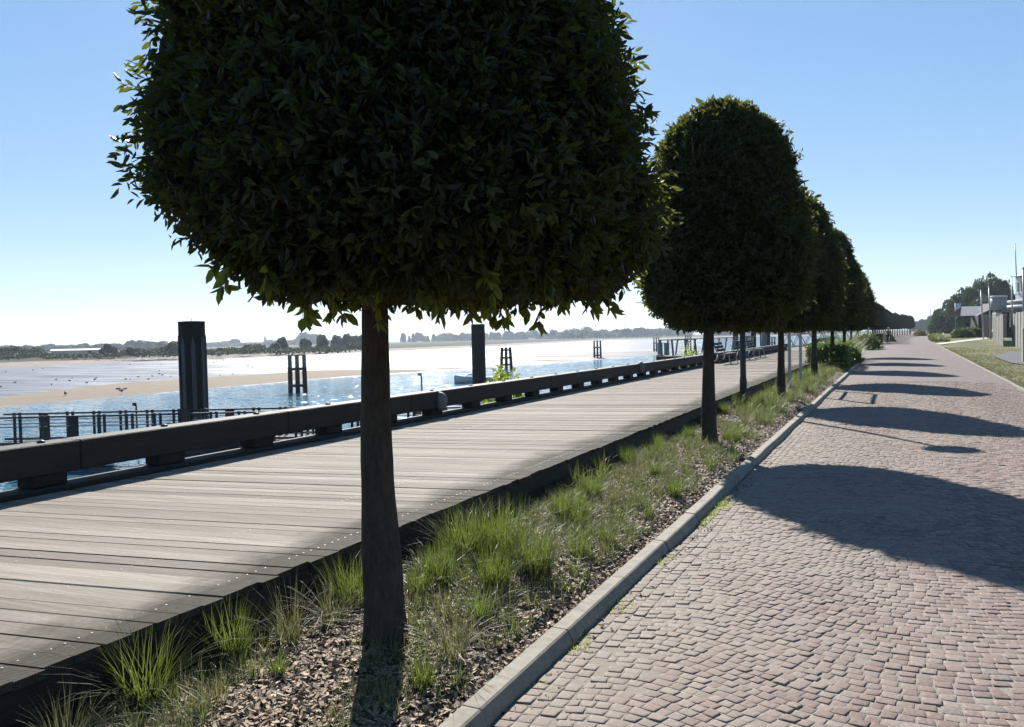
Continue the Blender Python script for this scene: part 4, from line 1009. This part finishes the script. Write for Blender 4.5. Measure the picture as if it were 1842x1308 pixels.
# joints: pelvis, chest, neck, head, top, shoulders, elbows, hands, hips, knees, ankles, toes
def person(loc, rz, pose, label, shirt, trousers, hat=None, bag=None, group='people on the promenade'):
    t = thing('person', loc, label, 'person', group, rz)
    J = pose
    names = ['pelvis', 'waist', 'chest', 'neck', 'head', 'crown', 'ls', 'le', 'lh', 'lf', 'rs', 're', 'rh', 'rf', 'lp', 'lk', 'la', 'lt', 'rp', 'rk', 'ra', 'rt']
    E = [(0, 1), (1, 2), (2, 3), (3, 4), (4, 5), (2, 6), (6, 7), (7, 8), (8, 9), (2, 10), (10, 11), (11, 12), (12, 13), (0, 14), (14, 15), (15, 16), (16, 17), (0, 18), (18, 19), (19, 20), (20, 21)]
    R_ = dict(pelvis=(.13, .1), waist=(.12, .09), chest=(.15, .1), neck=.055, head=.095, crown=.075, ls=.06, le=.042, lh=.03, lf=.028, rs=.06, re=.042, rh=.03, rf=.028, lp=.085, lk=.055, la=.04, lt=.035, rp=.085, rk=.055, ra=.04, rt=.035)
    skin_mesh('body', [J[n] for n in names], E, [R_[n] for n in names], 'skin', t)
    sel = ['waist', 'pelvis', 'chest', 'ls', 'le', 'rs', 're']; E2 = [(0, 1), (0, 2), (2, 3), (3, 4), (2, 5), (5, 6)]
    skin_mesh('shirt', [J[n] for n in sel], E2, [(.15, .12), (.155, .125), (.175, .125), .078, .058, .078, .058], shirt, t)
    sel = ['pelvis', 'lp', 'lk', 'la', 'rp', 'rk', 'ra']; E2 = [(0, 1), (1, 2), (2, 3), (0, 4), (4, 5), (5, 6)]
    skin_mesh('trousers', [J[n] for n in sel], E2, [(.14, .11), .1, .07, .055, .1, .07, .055], trousers, t)
    for n in ('la', 'ra'):
        a_ = Vector(J[n]); b_ = Vector(J[n[0]+'t']); MB().tube([a_+Vector((0, 0, -.02)), a_.lerp(b_, .5)+Vector((0, 0, -.01)), b_], [.05, .048, .035], 8).build('shoe', 'black', t)
    h = Vector(J['head']); c = Vector(J['crown'])
    MB().ball((c.x, c.y, c.z-.01), (.1, .12, .085), 12, 8).build('helmet' if hat == 'helmet' else 'hair', 'white' if hat == 'helmet' else 'black', t)
    mb = MB(); 
    for s_ in (-.035, .035): mb.ball((h.x+s_, h.y+.09, h.z+.02), .012, 6, 4)
    mb.ball((h.x, h.y+.105, h.z-.015), (.012, .02, .018), 6, 4); mb.build('face', 'skin', t)
    if bag: MB().box((bag[0], bag[1], bag[2]), (.14, .34, .32), bev=.04).build('bag', 'white', t)
    return t
WALK = dict(pelvis=(0, 0, .93), waist=(0, 0, 1.08), chest=(0, .01, 1.3), neck=(0, .02, 1.47), head=(0, .04, 1.6), crown=(0, .03, 1.71), ls=(-.19, 0, 1.38), le=(-.25, -.08, 1.12), lh=(-.24, .06, .9), lf=(-.24, .09, .82), rs=(.19, 0, 1.38), re=(.25, .05, 1.12), rh=(.25, .2, .92), rf=(.25, .24, .85), lp=(-.1, 0, .86), lk=(-.11, .16, .5), la=(-.11, .2, .09), lt=(-.11, .36, .04), rp=(.1, 0, .86), rk=(.11, -.02, .48), ra=(.11, -.28, .12), rt=(.11, -.14, .04))
SIT = dict(pelvis=(0, -.12, .98), waist=(0, -.06, 1.12), chest=(0, .04, 1.34), neck=(0, .09, 1.5), head=(0, .13, 1.62), crown=(0, .12, 1.73), ls=(-.18, .04, 1.4), le=(-.26, .22, 1.2), lh=(-.26, .46, 1.08), lf=(-.26, .52, 1.06), rs=(.18, .04, 1.4), re=(.26, .22, 1.2), rh=(.26, .46, 1.08), rf=(.26, .52, 1.06), lp=(-.1, -.08, .92), lk=(-.12, .26, .74), la=(-.12, .1, .38), lt=(-.12, .24, .33), rp=(.1, -.08, .92), rk=(.12, .24, .56), ra=(.12, .06, .2), rt=(.12, .2, .16))
def bicycle(loc, rz, label):
    t = thing('bicycle', loc, label, 'bicycle', 'bicycles ridden along the road', rz)
    for yy in (-.52, .52):
        w = t
        pts = [(0, yy+.34*math.cos(a), .35+.34*math.sin(a)) for a in np.linspace(0, 2*math.pi, 25)]
        wh = MB().tube(pts, .02, 6, False).build('wheel', 'black', t); mb = MB()
        for a in np.linspace(0, math.pi, 8)[:-1]: mb.tube([(0, yy-.33*math.cos(a), .35-.33*math.sin(a)), (0, yy+.33*math.cos(a), .35+.33*math.sin(a))], .003, 4)
        mb.build('spokes', 'galv', wh)
    F_ = dict(bb=(0, -.08, .3), seat=(0, -.22, .88), head=(0, .36, .86), fork=(0, .52, .35), rear=(0, -.52, .35)); mb = MB()
    for a_, b_ in (('bb', 'seat'), ('bb', 'head'), ('seat', 'head'), ('bb', 'rear'), ('seat', 'rear'), ('head', 'fork')): mb.tube([F_[a_], F_[b_]], .017, 8)
    mb.build('frame', 'steel', t)
    MB().tube([(-.28, .3, 1.05), (-.2, .44, 1.06), (0, .4, 1.04), (.2, .44, 1.06), (.28, .3, 1.05)], .013, 6).tube([(0, .36, .86), (0, .4, 1.04)], .014, 6).build('handlebar', 'steel', t)
    MB().box((0, -.24, .93), (.17, .26, .06), bev=.02).build('saddle', 'black', t)
    MB().tube([(-.13, -.05, .2), (.13, .0, .4)], .012, 6).build('pedals', 'black', t)
    return t
cy = at(1598, 618, 0.0)
bicycle((cy.x, cy.y, 0), math.pi+.25, 'dark bicycle ridden towards the camera by the person in the white helmet')
person((cy.x, cy.y, 0), math.pi+.25, SIT, 'person in olive clothes and a white helmet cycling towards the camera', 'khaki', 'navy', 'helmet')
g = at(1637, 600, 0.0); g = Vector((g.x-.3, 235, 0)); g.x = at(1637, 600, d=214).x; g.y = at(1637, 600, d=214).y
bicycle((g.x, g.y, 0), math.pi, 'dark far bicycle under the person in the green top'); person((g.x, g.y, 0), math.pi, SIT, 'tiny far person in a bright green top cycling on the road', 'green', 'navy')
w = at(1543, 609, .35); person((w.x, w.y, .35), .3, WALK, 'dark-clothed person walking on the boardwalk with a pale bag', 'navy', 'navy', None, (.3, 0, 1.0))

# ------------------------------------------------------------------ right side: fence, hut, buildings, poles
t = thing('gate_wall', (0, 0, 0), 'dark panelled gate wall with a cream end post and orange mark at the right edge', 'gate wall')
p = Vector((4.98, 41.5, 0)); V = []
t.location = p
e = Vector((6.0, 9.0, 0)).normalized()
MB().box((0, 0, .76), (.2, .12, 1.52), rz=.2, bev=.012).build('end_post', 'offwhite', t)
a = Vector((.12, .05, 0)); MB().bar(a+Vector((.02, 0, .76)), Vector((4.8, -1.4, .76)), .1, 1.5, .01).build('panel', 'hut', t)
MB().bar(a+Vector((.0, 0, 1.55)), Vector((4.8, -1.4, 1.55)), .16, .05, .01).build('coping', 'timber', t)
MB().box((.02, -.07, 1.38), (.1, .012, .16), rz=.2).build('orange_mark', 'orange', t)
def board_fence(pa, pb, h, n, lab):
    pa, pb = Vector(pa), Vector(pb); d = pb-pa; t = thing('board_fence', pa, lab, 'fence', 'weathered board fences on the lawn', math.atan2(d.y, d.x)); L = d.length
    w = L/n
    for k in range(n):
        hh = h+random.uniform(-.06, .06); MB().box((w*(k+.5), (.03 if k % 2 else 0), hh/2), (w*.94, .03, hh), bev=.006).build('board', 'greywood', t)
    mb = MB()
    for z in (.5, h-.4): mb.box((L/2, .07, z), (L, .05, .1))
    mb.build('rail', 'greywood', t)
a0, a1 = at(1785.5, 607, 0), at(1805, 622, 0)
board_fence(at(1786, 606, d=96).xy.to_3d()+Vector((0, 0, .0)), at(1804, 622, d=66).xy.to_3d(), 2.55, 14, 'grey vertical board fence left of the gap, in front of the white building')
board_fence(at(1823, 622, d=66).xy.to_3d(), at(1875, 640, d=50).xy.to_3d(), 2.6, 16, 'grey vertical board fence right of the gap, behind the gate wall')

# hut with grey roof
c = at(1760, 600, d=140); ux = Vector((_R0[0], _R0[1], 0)); uy = Vector((_F[0], _F[1], 0)).normalized()
t = thing('wooden_hut', (c.x, c.y, 0), 'dark brown wooden hut with a pale grey pitched roof beyond the lawn', 'hut', None, YAW)
S = 140/1500.
def X(px, y=0): return (px-921)*(140+y)/1500-(1760-921)*S
MB().box((X(1737, 8)+2.9, 4.2, 1.25), (5.8, 7.5, 2.5), bev=.02).build('wall', 'hut', t)
mb = MB(); zt = 1.6+(588.5-549.5)*S; zl = 1.6+(588.5-567.5)*S; zb = 2.4
mb.add([(X(1728), 0, zl), (X(1800), 0, zl), (X(1800, 5), 5, zt), (X(1730, 5), 5, zt), (X(1728), 0, zl-.12), (X(1800), 0, zl-.12), (X(1800, 5), 5, zt-.12), (X(1730, 5), 5, zt-.12), (X(1730, 5), 10, zl), (X(1800, 5), 10, zl)], [(0, 1, 2, 3), (4, 7, 6, 5), (0, 4, 5, 1), (0, 3, 7, 4), (3, 2, 9, 8)]); mb.build('roof', 'roofgrey', t)
mb = MB(); za = 1.6+(588.5-546)*S
mb.add([(X(1742), -3, 0), (X(1812), -3, 0), (X(1812), -3, zl), (X(1790), -3, za), (X(1742), -3, zl-.1), (X(1745, 3.5), 3.5, 0), (X(1812), 3.5, 0), (X(1812), 3.5, zl), (X(1790), 3.5, za), (X(1745, 3.5), 3.5, zl-.1)], [(0, 1, 2, 3, 4), (9, 8, 7, 6, 5), (0, 4, 9, 5), (1, 6, 7, 2), (3, 8, 9, 4), (2, 7, 8, 3)]); mb.build('front_gable', 'hut', t)
MB().bar((X(1741), -3.08, zl-.08), (X(1790), -3.08, za+.03), .12, .16).build('bargeboard', 'greywood', t)
MB().box((X(1757), -3.05, 1.2), (1.1, .08, 2.1)).build('door', 'darkwood', t)

# white curved building
c = at(1815, 600, d=112); t = thing('white_building', (c.x, c.y, 0), 'white flat-roofed building with a grey drum, rounded tiers and a small tower at right', 'building', None, YAW); S2 = 112/1500.
def X2(px, y=0): return (px-921)*(112+y)/1500-(1815-921)*S2
def Z2(py, y=0): return 1.6+(587.2-py)*(112+y)/1500
MB().box((X2(1846, 5), 8, Z2(564)/2), (X2(1885)-X2(1812), 6, Z2(564)), bev=.02).build('wall', 'hut', t)
MB().box((X2(1788, 3)+4.2, 1.2, Z2(559)), (8.4, 4, .42), bev=.05).build('canopy_roof', 'greywood', t)
MB().box((X2(1805.5), 1.5, Z2(578)), (X2(1811)-X2(1800), .9, Z2(562)-Z2(594)), bev=.03).build('column', 'white', t)
MB().add([(X2(1799), 1.0, Z2(596)), (X2(1812), 1.0, Z2(596)), (X2(1810.5), 1.2, Z2(588)), (X2(1801), 1.2, Z2(588)), (X2(1799), 2, Z2(596)), (X2(1812), 2, Z2(596)), (X2(1810.5), 1.9, Z2(588)), (X2(1801), 1.9, Z2(588))], [(0, 1, 2, 3), (4, 7, 6, 5), (0, 3, 7, 4), (1, 5, 6, 2)]).build('column_foot', 'white', t)
for px in (1827, 1850): MB().box((X2(px), 1.2, Z2(575)), (.12, .12, Z2(562)-Z2(590)), bev=.01).build('post', 'white', t)
rr = (X2(1816)-X2(1788))/2; MB().lathe([(rr*.92, Z2(556.5)), (rr*.96, Z2(545)), (rr*.99, Z2(534))], (X2(1802, 1.5), 2.2, 0), 28).build('drum', 'greypaint', t)
MB().lathe([(rr*1.0, Z2(534)), (rr*1.06, Z2(533.5)), (rr*1.06, Z2(531)), (rr*.9, Z2(530.7))], (X2(1802, 1.5), 2.2, 0), 28).build('drum_rim', 'white', t)
for k, (l_, top, bot) in enumerate(((1819.5, 547, 553.5), (1821, 538, 541.5))):
    MB().lathe([(6.5-k*.6, Z2(bot)), (6.6-k*.6, Z2(bot-1)), (6.6-k*.6, Z2(top+.5)), (6.3-k*.6, Z2(top))], (X2(l_, 6)+6.6-k*.6, 6, 0), 40).build('rounded_tier', 'white', t)
MB().lathe([(5.6, Z2(547)), (5.6, Z2(541))], (X2(1821, 6)+6.2, 6, 0), 40).build('tier_wall', 'greypaint', t)
MB().box((X2(1827, 6)+2, 4, (Z2(495)+Z2(538))/2), (4, 4, Z2(495)-Z2(538)), bev=.03).build('tower', 'white', t)
MB().box((X2(1825.5, 6)+2.1, 4.0, Z2(493)), (4.3, 4.4, .2), bev=.03).build('tower_roof', 'greypaint', t)
for yy in (5.35, 4.55, 3.6):
    wdw = MB().box((X2(1827, 6)+.0, yy, Z2(517, 5)), (.05, .34, Z2(508)-Z2(526))).build('window', 'glass', t); MB().box((X2(1827, 6)-.03, yy, Z2(527.5, 5)), (.14, .5, .1), bev=.01).build('sill', 'white', wdw)
t_ = t
def pole(px0, py0, px1, py1, d, r_, mat, lab, grp='tall slim poles on the lawn', name='flagpole'):
    a_ = at(px1, py1, d=d); b_ = at(px0, py0, d=d); o = MB().tube([(a_.x, a_.y, 0 if a_.z < 4 else a_.z-.3), b_], [r_*1.15, r_*.85], 10).ball(b_, r_*1.3, 8, 6).build(name, mat); tag(o, lab, 'pole', grp)
pole(1764.5, 523, 1769, 592, 108, .09, 'galv', 'left of two bare grey poles in front of the dark hut')
pole(1779, 517, 1782, 593, 108, .09, 'galv', 'right of two bare grey poles in front of the dark hut')
pole(1819.5, 498, 1822, 592, 92, .075, 'galv', 'bare grey pole between the grey drum and the white tower')
pole(1826, 439, 1828.5, 497, 112, .06, 'galv', 'tall thin flagpole rising from the roof of the white tower', 'thin flagpoles')
pole(1841, 483, 1842, 600, 90, .12, 'greypaint', 'thick grey pole at the right edge of the photo')
p = at(1719, 600, d=150); t = thing('banner', (p.x, p.y, 0), 'pale blue and white feather banner on a pole left of the hut', 'banner')
S3 = 150/1500.
MB().tube([(0, 0, 0), (-.02, 0, 6)], .07, 8).build('banner_pole', 'galv', t)
mb = MB(); V = []; n = 10
for k in range(n+1):
    z = 5.9-2.9*k/n; w_ = 1.1*(1 if k < n-2 else (.85, .5)[min(1, k-n+2)] if k < n else .1)
    for x in (0, .5, 1.0): V.append((x*w_*_R0[0]+.1*math.sin(k*.9+x*3), x*w_*_R0[1]+.12*math.sin(k*.9+x*3), z+.1*x))
mb.add(V, [(k*3+i, k*3+i+1, k*3+i+4, k*3+i+3) for k in range(n) for i in range(2)], True)
m = Mat('banner_cloth'); n_ = m.noise(1, m.coord((3, 3, .6), geo=False), 2); m.set(m.ramp(n_, [(.45, (.5, .53, .6)), (.55, (.15, .22, .42)), (.62, (.55, .57, .62))]), .8); M['banner'] = m.m
mb.build('banner_cloth', 'banner', t)
t = thing('round_planter', at(1757, 600, d=128).xy.to_3d(), 'round concrete planter tub in front of the dark hut', 'planter')
MB().lathe([(1.0, 0), (1.2, .1), (1.28, 1.25), (1.18, 1.28)], (0, 0, 0), 24).build('tub', 'concrete', t)
t = thing('lawn_bush', at(1731, 603, d=126).xy.to_3d(), 'light green spreading bush between the banner and the round planter', 'bush')
leafy('foliage', ball_pts((0, 0, 0), (1.6, 1.2, 1.35), 1100), 6, .2, 'hedge', t, .45, 10); MB().tube([(0, 0, 0), (0, 0, .8)], .08, 6).build('stem', 'bark', t)
t = thing('lawn_bush', at(1752, 598, d=127).xy.to_3d(), 'light green bush growing in and behind the round planter', 'bush')
leafy('foliage', ball_pts((0, 0, .5), (1.1, .9, .95), 600), 6, .2, 'hedge', t, .45, 12); MB().tube([(0, 0, 0), (0, 0, .9)], .08, 6).build('stem', 'bark', t)
# street lamp and car far down the road
p = at(1674, 595, d=250); t = thing('street_lamp', (p.x, p.y, 0), 'thin grey street lamp with a short arm at the far end of the road', 'street lamp')
MB().tube([(0, 0, 0), (0, 0, 7.6)], [.12, .07], 8).build('pole', 'greypaint', t); MB().tube([(0, 0, 7.5), (.3, 0, 7.9), (1.2, 0, 7.95)], .06, 6).build('arm', 'greypaint', t); MB().box((1.4, 0, 7.93), (.8, .25, .14), bev=.03).build('lamp_head', 'greypaint', t)
p = at(1694, 592, d=235); t = thing('parked_car', (p.x, p.y, 0), 'dark parked car at the far end of the right verge below the big trees', 'car', None, YAW)
mb = MB(); secs = []
pr = [(-2.1, .35, .7), (-2.05, .3, .85), (-1.2, .28, .95), (1.1, .28, .98), (2.0, .3, .85), (2.1, .35, .6)]
loft(mb, [[(x, -.85, z0), (x, -.85, z1*.8), (x, -.75, z1), (x, .75, z1), (x, .85, z1*.8), (x, .85, z0)] for x, z0, z1 in pr]); mb.build('body', 'black', t)
mb = MB(); loft(mb, [[(x, -.72, .92), (x, -.6, z1), (x, .6, z1), (x, .72, .92)] for x, z1 in ((-1.6, .95), (-1.0, 1.4), (.4, 1.45), (1.2, .97))]); mb.build('windows', 'glass', t)
for x in (-1.3, 1.3):
    for y in (-.8, .8): MB().tube([(x, y-.1, .32), (x, y+.1, .32)], .32, 16).build('wheel', 'black', t)

# ------------------------------------------------------------------ far trees
def far_tree_mesh(seed, cards=1500, shape='round'):
    r = np.random.default_rng(seed); cl = []; 
    for k in range(16):
        a = r.uniform(0, 6.28); q = r.uniform(.1, .66); z = r.uniform(.1, .8)
        cl.append((q*math.cos(a)*(1-.5*max(0, z-.5)), q*math.sin(a), z, r.uniform(.22, .36)))
    cl.append((0, 0, .72, .3)); cl = np.array(cl)
    i = r.integers(0, len(cl), cards); P = cl[i, :3] + norm(r.normal(size=(cards, 3)))*cl[i, 3:4]*r.uniform(.75, 1.05, (cards, 1))
    P[:, 2] = np.clip(P[:, 2], .03, None)
    if shape == 'tall': P[:, :2] *= .5
    u = norm(r.normal(size=(cards, 3))); w = norm(np.cross(u, r.normal(size=(cards, 3)))); s_ = r.uniform(.03, .07, (cards, 1))
    V = np.stack([P-u*s_, P-w*s_*.7, P+u*s_, P+w*s_*.7], 1).reshape(-1, 3); return V, np.arange(cards*4).reshape(-1, 4)
FT = []
for k, (cards, shp, mt) in enumerate(((6500, 'round', 'far'), (6500, 'round', 'far2'), (2000, 'tall', 'far'), (3600, 'round', 'far'))):
    t = thing('far_tree', (0, -50, -20), 'x', 'tree'); V_, F_ = far_tree_mesh(200+k, cards, shp); raw('crown', V_, F_, mt, t)
    MB().tube([(0, 0, -.02), (.02, 0, .3), (0, .02, .6)], [.035, .025, .01], 6).build('trunk', 'bark', t); FT.append(t)
ft_used = set()
def far_tree(px, base_py, d, wpx, hpx, k, lab, grp, dep=None):
    p = at(px, base_py, d=d); w_ = wpx*d/FPX*.66; h_ = hpx*d/FPX; sc = (w_, dep or w_, h_)
    zb = {0: 0}.get(0)
    if k in ft_used: o = copy_tree(FT[k], p, random.uniform(0, 6.28), lab, sc, grp)
    else:
        o = FT[k]; ft_used.add(k); o.location = p; o.scale = sc; o['label'] = lab; o['group'] = grp
    return o
# big trees behind the hut on the right
BT = [(1694, 600, 232, 44, 40, 0, 'leftmost low dark tree of the big group, hanging over the parked car'), (1716, 600, 225, 58, 58, 1, 'second tree of the big group, sloping up behind the banner'), (1738, 600, 220, 60, 74, 0, 'green tree in the middle of the big group above the hut roof'),
      (1764, 600, 215, 66, 100, 3, 'tallest round-topped green tree behind the hut'), (1795, 600, 212, 56, 92, 1, 'brownish tree right of the tallest one, behind the grey poles'), (1812, 600, 208, 50, 94, 1, 'brownish tree nearest to the white tower'), (1778, 600, 205, 60, 66, 3, 'lower green tree right behind the hut roof')]
for px, by, d, w_, h_, k, lab in BT: far_tree(px, by, d, w_, h_, k, lab, 'big trees behind the hut')
# hazy group at the end of the road
for px, w_, h_, d in ((1660, 26, 20, 700), (1676, 22, 26, 560), (1690, 20, 24, 480), (1645, 24, 16, 800), (1706, 24, 28, 420)):
    far_tree(px, 596, d, w_, h_, 0, 'hazy bluish tree at the far end of the road', 'hazy trees closing the road')
# bushes on the marsh, near the left
def HY(px): return 592+(1612-px)*.024
for px, w_, h_, d, lab in ((8, 46, 16, 330, 'dark scrub bush at the left edge of the far bank'), (38, 48, 17, 330, 'second dark scrub bush from the left edge'), (64, 40, 15, 335, 'dark scrub bush just before the gap left of the pale shed'), (196, 26, 19, 300, 'rounded dark bush at the right end of the pale shed'), (164, 9, 9, 300, 'tiny bush in front of the pale shed'), (236, 17, 13, 290, 'small dark bush right of the pale shed'), (268, 40, 8, 290, 'low flat scrub between the small bush and the striped pile'), (312, 40, 20, 300, 'large dark bush touching the left side of the striped pile'), (398, 22, 8, 310, 'low scrub just right of the striped pile'),
                          (446, 22, 11, 330, 'round bush left of the dolphin, below the church spire'), (496, 18, 12, 340, 'small grey-green bush left of the dolphin'), (508, 20, 20, 350, 'taller grey-green bush just left of the dolphin'), (548, 19, 17, 360, 'round bush right above the nearest dolphin'), (580, 24, 22, 365, 'pointed bush right of the nearest dolphin')):
    far_tree(px, HY(px)+2.9*1500/d*.98, d, w_*1.1, h_*1.12, 1 if px < 420 else 0, lab, 'scrub bushes on the far bank')
for k, px in enumerate((606, 624, 640, 652, 664)):
    far_tree(px, HY(px)+9.5, 450, 24, 21+2*math.sin(k*2), 0, 'one of the grey-green bushes in the thicket left of the nearest trunk', 'thicket left of the nearest trunk')
r = random.Random(12)
def tline(x0, x1, d, step, h0, h1, w, lab, grp, ks=(0, 3, 2), peaks=()):
    x = x0
    while x < x1:
        hh = r.uniform(h0, h1); 
        for a_, b_, m_ in peaks:
            if a_ <= x <= b_: hh *= m_
        far_tree(x, HY(x)+2.7*1500/d, d*r.uniform(.97, 1.05), w*r.uniform(.8, 1.5), hh+2.9*1500/d, r.choice(ks), lab, grp); x += step*r.uniform(.7, 1.2)
tline(0, 320, 900, 13, 4, 9, 24, 'one of the hazy trees on the horizon left of the striped pile', 'far tree line left of the striped pile', (0, 3), ((235, 300, 1.4),))
tline(375, 660, 1500, 12, 3, 8, 26, 'one of the blue hazy trees on the horizon near the church spire', 'far tree line behind the spire', (0, 3), ((410, 430, 1.7), (540, 575, 2.6), (500, 512, 2)))
tline(725, 1010, 1500, 9.5, 7, 13, 18, 'one of the blue hazy trees on the horizon under the nearest crown', 'far tree line under the nearest crown', (0, 2, 3))
tline(1012, 1235, 1300, 10, 8, 13, 24, 'one of the hazy trees on the horizon left of the second trunk', 'far tree line left of the second trunk', (0, 3), ((1035, 1060, 1.35),))
tline(1290, 1540, 1150, 10, 10, 17, 26, 'one of the hazy trees on the horizon right of the second trunk', 'far tree line right of the second trunk', (0, 3))
for k in (0, 1, 2, 3):
    if k not in ft_used: print('unused far tree', k)

rs_ = np.random.default_rng(66); PP = []
for _ in range(5200):
    px = rs_.uniform(-40, 690); d = rs_.uniform(285, 400); hh = (2.2+2.4*max(0, math.sin(px*.031)+.4*math.sin(px*.11+1)))*rs_.uniform(.1, 1)**.8
    if px > 110 and px < 190 and d > 320: hh *= .4
    p = at(px, 640, d=d); PP.append((p.x, p.y, -1.75+hh*.55))
o = leafy('far_scrub', PP, 4, .9, 'far2', None, .7, 44); o['kind'] = 'stuff'
# pale shed, church, wind turbines
p = at(142, 636, d=520); S4 = 520/1500.; t = thing('long_shed', (p.x, p.y, -1.3), 'long low pale-roofed shed on the far bank at left', 'shed', None, YAW+.12)
L4 = 84*S4; z_ = 1.3+at(142, 627.2, d=520).z; MB().box((0, 0, 1.0), (L4, 9, 2.0)).build('wall', 'greypaint', t)
MB().add([(-L4/2-.5, -5, 1.9), (L4/2+.5, -5, 1.9), (L4/2-1, 0, z_), (-L4/2+1-3, 0, z_), (-L4/2, 5, 1.9), (L4/2, 5, 1.9)], [(0, 1, 2, 3), (3, 2, 5, 4), (0, 3, 4), (1, 5, 2)]).build('roof', 'offwhite', t)
d = 2200; p = at(477, 618, d=d); S5 = d/1500.; t = thing('church', (p.x, p.y, -1.3), 'distant church with a pointed spire on the horizon left of the dolphin', 'church', None, YAW)
ht = at(477, 602, d=d).z+1.3; MB().box((0, 0, ht*.3), (5.5, 5.5, ht*.6)).build('tower', 'hut', t); MB().lathe([(3.6, ht*.6), (.1, ht)], (0, 0, 0), 8, False).build('spire', 'hut', t)
mb = MB(); mb.box((11, 0, 5), (18, 9, 10)); mb.add([(2, -5, 10), (20, -5, 10), (20, 0, 15), (2, 0, 15), (2, 5, 10), (20, 5, 10)], [(0, 1, 2, 3), (3, 2, 5, 4), (0, 3, 4), (1, 5, 2)]); mb.build('nave', 'hut', t)
for k, (px, hub, d, a0_, lab) in enumerate(((1122.5, 573.5, 3000, .5, 'tallest white wind turbine, just below the nearest crown edge'), (1071, 574, 3300, 1.2, 'wind turbine second from the right on the horizon, left of the tallest'), (988, 578, 3500, .2, 'faint wind turbine left of the mid-river dolphin'), (1196, 583, 3600, .9, 'faint far wind turbine right of the tallest one'))):
    p = at(px, hub, d=d); t = thing('wind_turbine', (p.x, p.y, -1.3), lab, 'wind turbine', 'wind turbines on the horizon', YAW); H = p.z+1.3; Bl = 9.5*d/1500
    MB().tube([(0, 0, 0), (0, 0, H)], [2.2, 1.2], 10).build('tower', 'white', t); MB().box((0, 1, H), (2.4, 6, 2.4), bev=.4).build('nacelle', 'white', t)
    for j in range(3):
        a_ = a0_+j*2.094; MB().tube([(0, -2.6, H), (math.cos(a_)*Bl*.3, -2.6, H+math.sin(a_)*Bl*.3), (math.cos(a_)*Bl, -2.6, H+math.sin(a_)*Bl)], [.8, 1.1, .25], 6).build('blade', 'white', t)

# ------------------------------------------------------------------ birds on the mud
def bird_mb():
    mb = MB(); mb.ball((0, 0, .2), (.17, .085, .085), 10, 6); mb.ball((.15, 0, .3), (.05, .042, .045), 8, 6); mb.tube([(.18, 0, .3), (.25, 0, .285)], [.016, .004], 5); mb.tube([(.1, 0, .22), (.14, 0, .29)], [.055, .04], 6); mb.tube([(-.12, 0, .2), (-.3, 0, .2)], [.06, .02], 6)
    for s_ in (-.03, .03): mb.tube([(.01, s_, .14), (.0, s_, 0)], .008, 5)
    return mb
BP = [(27, 689), (1, 697), (93, 693), (101, 684), (125, 686), (130, 681), (156, 690), (170, 684), (172.5, 681.5), (226, 683), (234, 683), (249, 678.5), (267, 683), (274, 677.5), (286, 673), (287, 667.5), (292, 675.5), (307.5, 678.5), (291, 655), (233, 656), (77, 663.5), (396, 676), (419, 674), (385, 652), (390, 650), (402, 648), (446, 658), (454, 662), (118, 712), (10, 669.5), (59, 666)]
proto = None
for i, (px, py) in enumerate(BP):
    p = at(px, py+1.0, WZ+.13)
    if proto is None: o = bird_mb().build('bird', 'feather'); proto = o
    else: o = proto.copy(); COL.objects.link(o)
    o.location = p; s_ = .95 if px != 118 else 1.6; o.scale = (s_, s_, s_); o.rotation_euler = (0, 0, random.uniform(0, 6))
    tag(o, 'small dark bird standing on the wet mudflat left of the nearest trunk' if px != 118 else 'single bird resting on the dry sand ridge left of the one with spread wings', 'bird', 'birds feeding on the mudflat' if px != 118 else None)
    if px == 118 and 'group' in o: del o['group']
p = at(219, 708, WZ+.15); mb = bird_mb(); mb.v = [(v[0]*1.2, v[1]*1.2, v[2]*1.6) for v in mb.v]
o_ = thing('bird', p, 'dark cormorant-like bird with both wings spread on the sand ridge', 'bird', None, YAW+1.2); mb.build('body', 'feather', o_)
for s_ in (-1, 1):
    mb = MB(); mb.add([(.08, s_*.06, .42), (-.12, s_*.06, .38), (.1, s_*.4, .58), (-.16, s_*.38, .42), (.02, s_*.8, .56), (-.1, s_*.72, .44), (.08, s_*.06, .46), (-.12, s_*.06, .41), (.1, s_*.4, .61), (-.16, s_*.38, .44), (.02, s_*.8, .57), (-.1, s_*.72, .45)], [(0, 1, 3, 2), (2, 3, 5, 4), (6, 8, 9, 7), (8, 10, 11, 9), (0, 2, 8, 6), (2, 4, 10, 8), (1, 7, 9, 3), (3, 9, 11, 5), (4, 5, 11, 10)]); mb.build('wing', 'feather', o_)

# ------------------------------------------------------------------ haze
hz = MB(); hz.box((-700, 1600, 52), (7600, 6800, 120)); o = hz.build('haze', 'white'); o.data.materials.clear()
m = bpy.data.materials.new('haze_air'); m.use_nodes = True; nt = m.node_tree; nt.nodes.clear()
ov = nt.nodes.new('ShaderNodeOutputMaterial'); pv = nt.nodes.new('ShaderNodeVolumePrincipled'); pv.inputs['Color'].default_value = (.72, .84, 1, 1); pv.inputs['Density'].default_value = .00014; pv.inputs['Anisotropy'].default_value = .3
nt.links.new(pv.outputs[0], ov.inputs['Volume']); o.data.materials.append(m); o['kind'] = 'stuff'
print('objects', len(COL.objects))
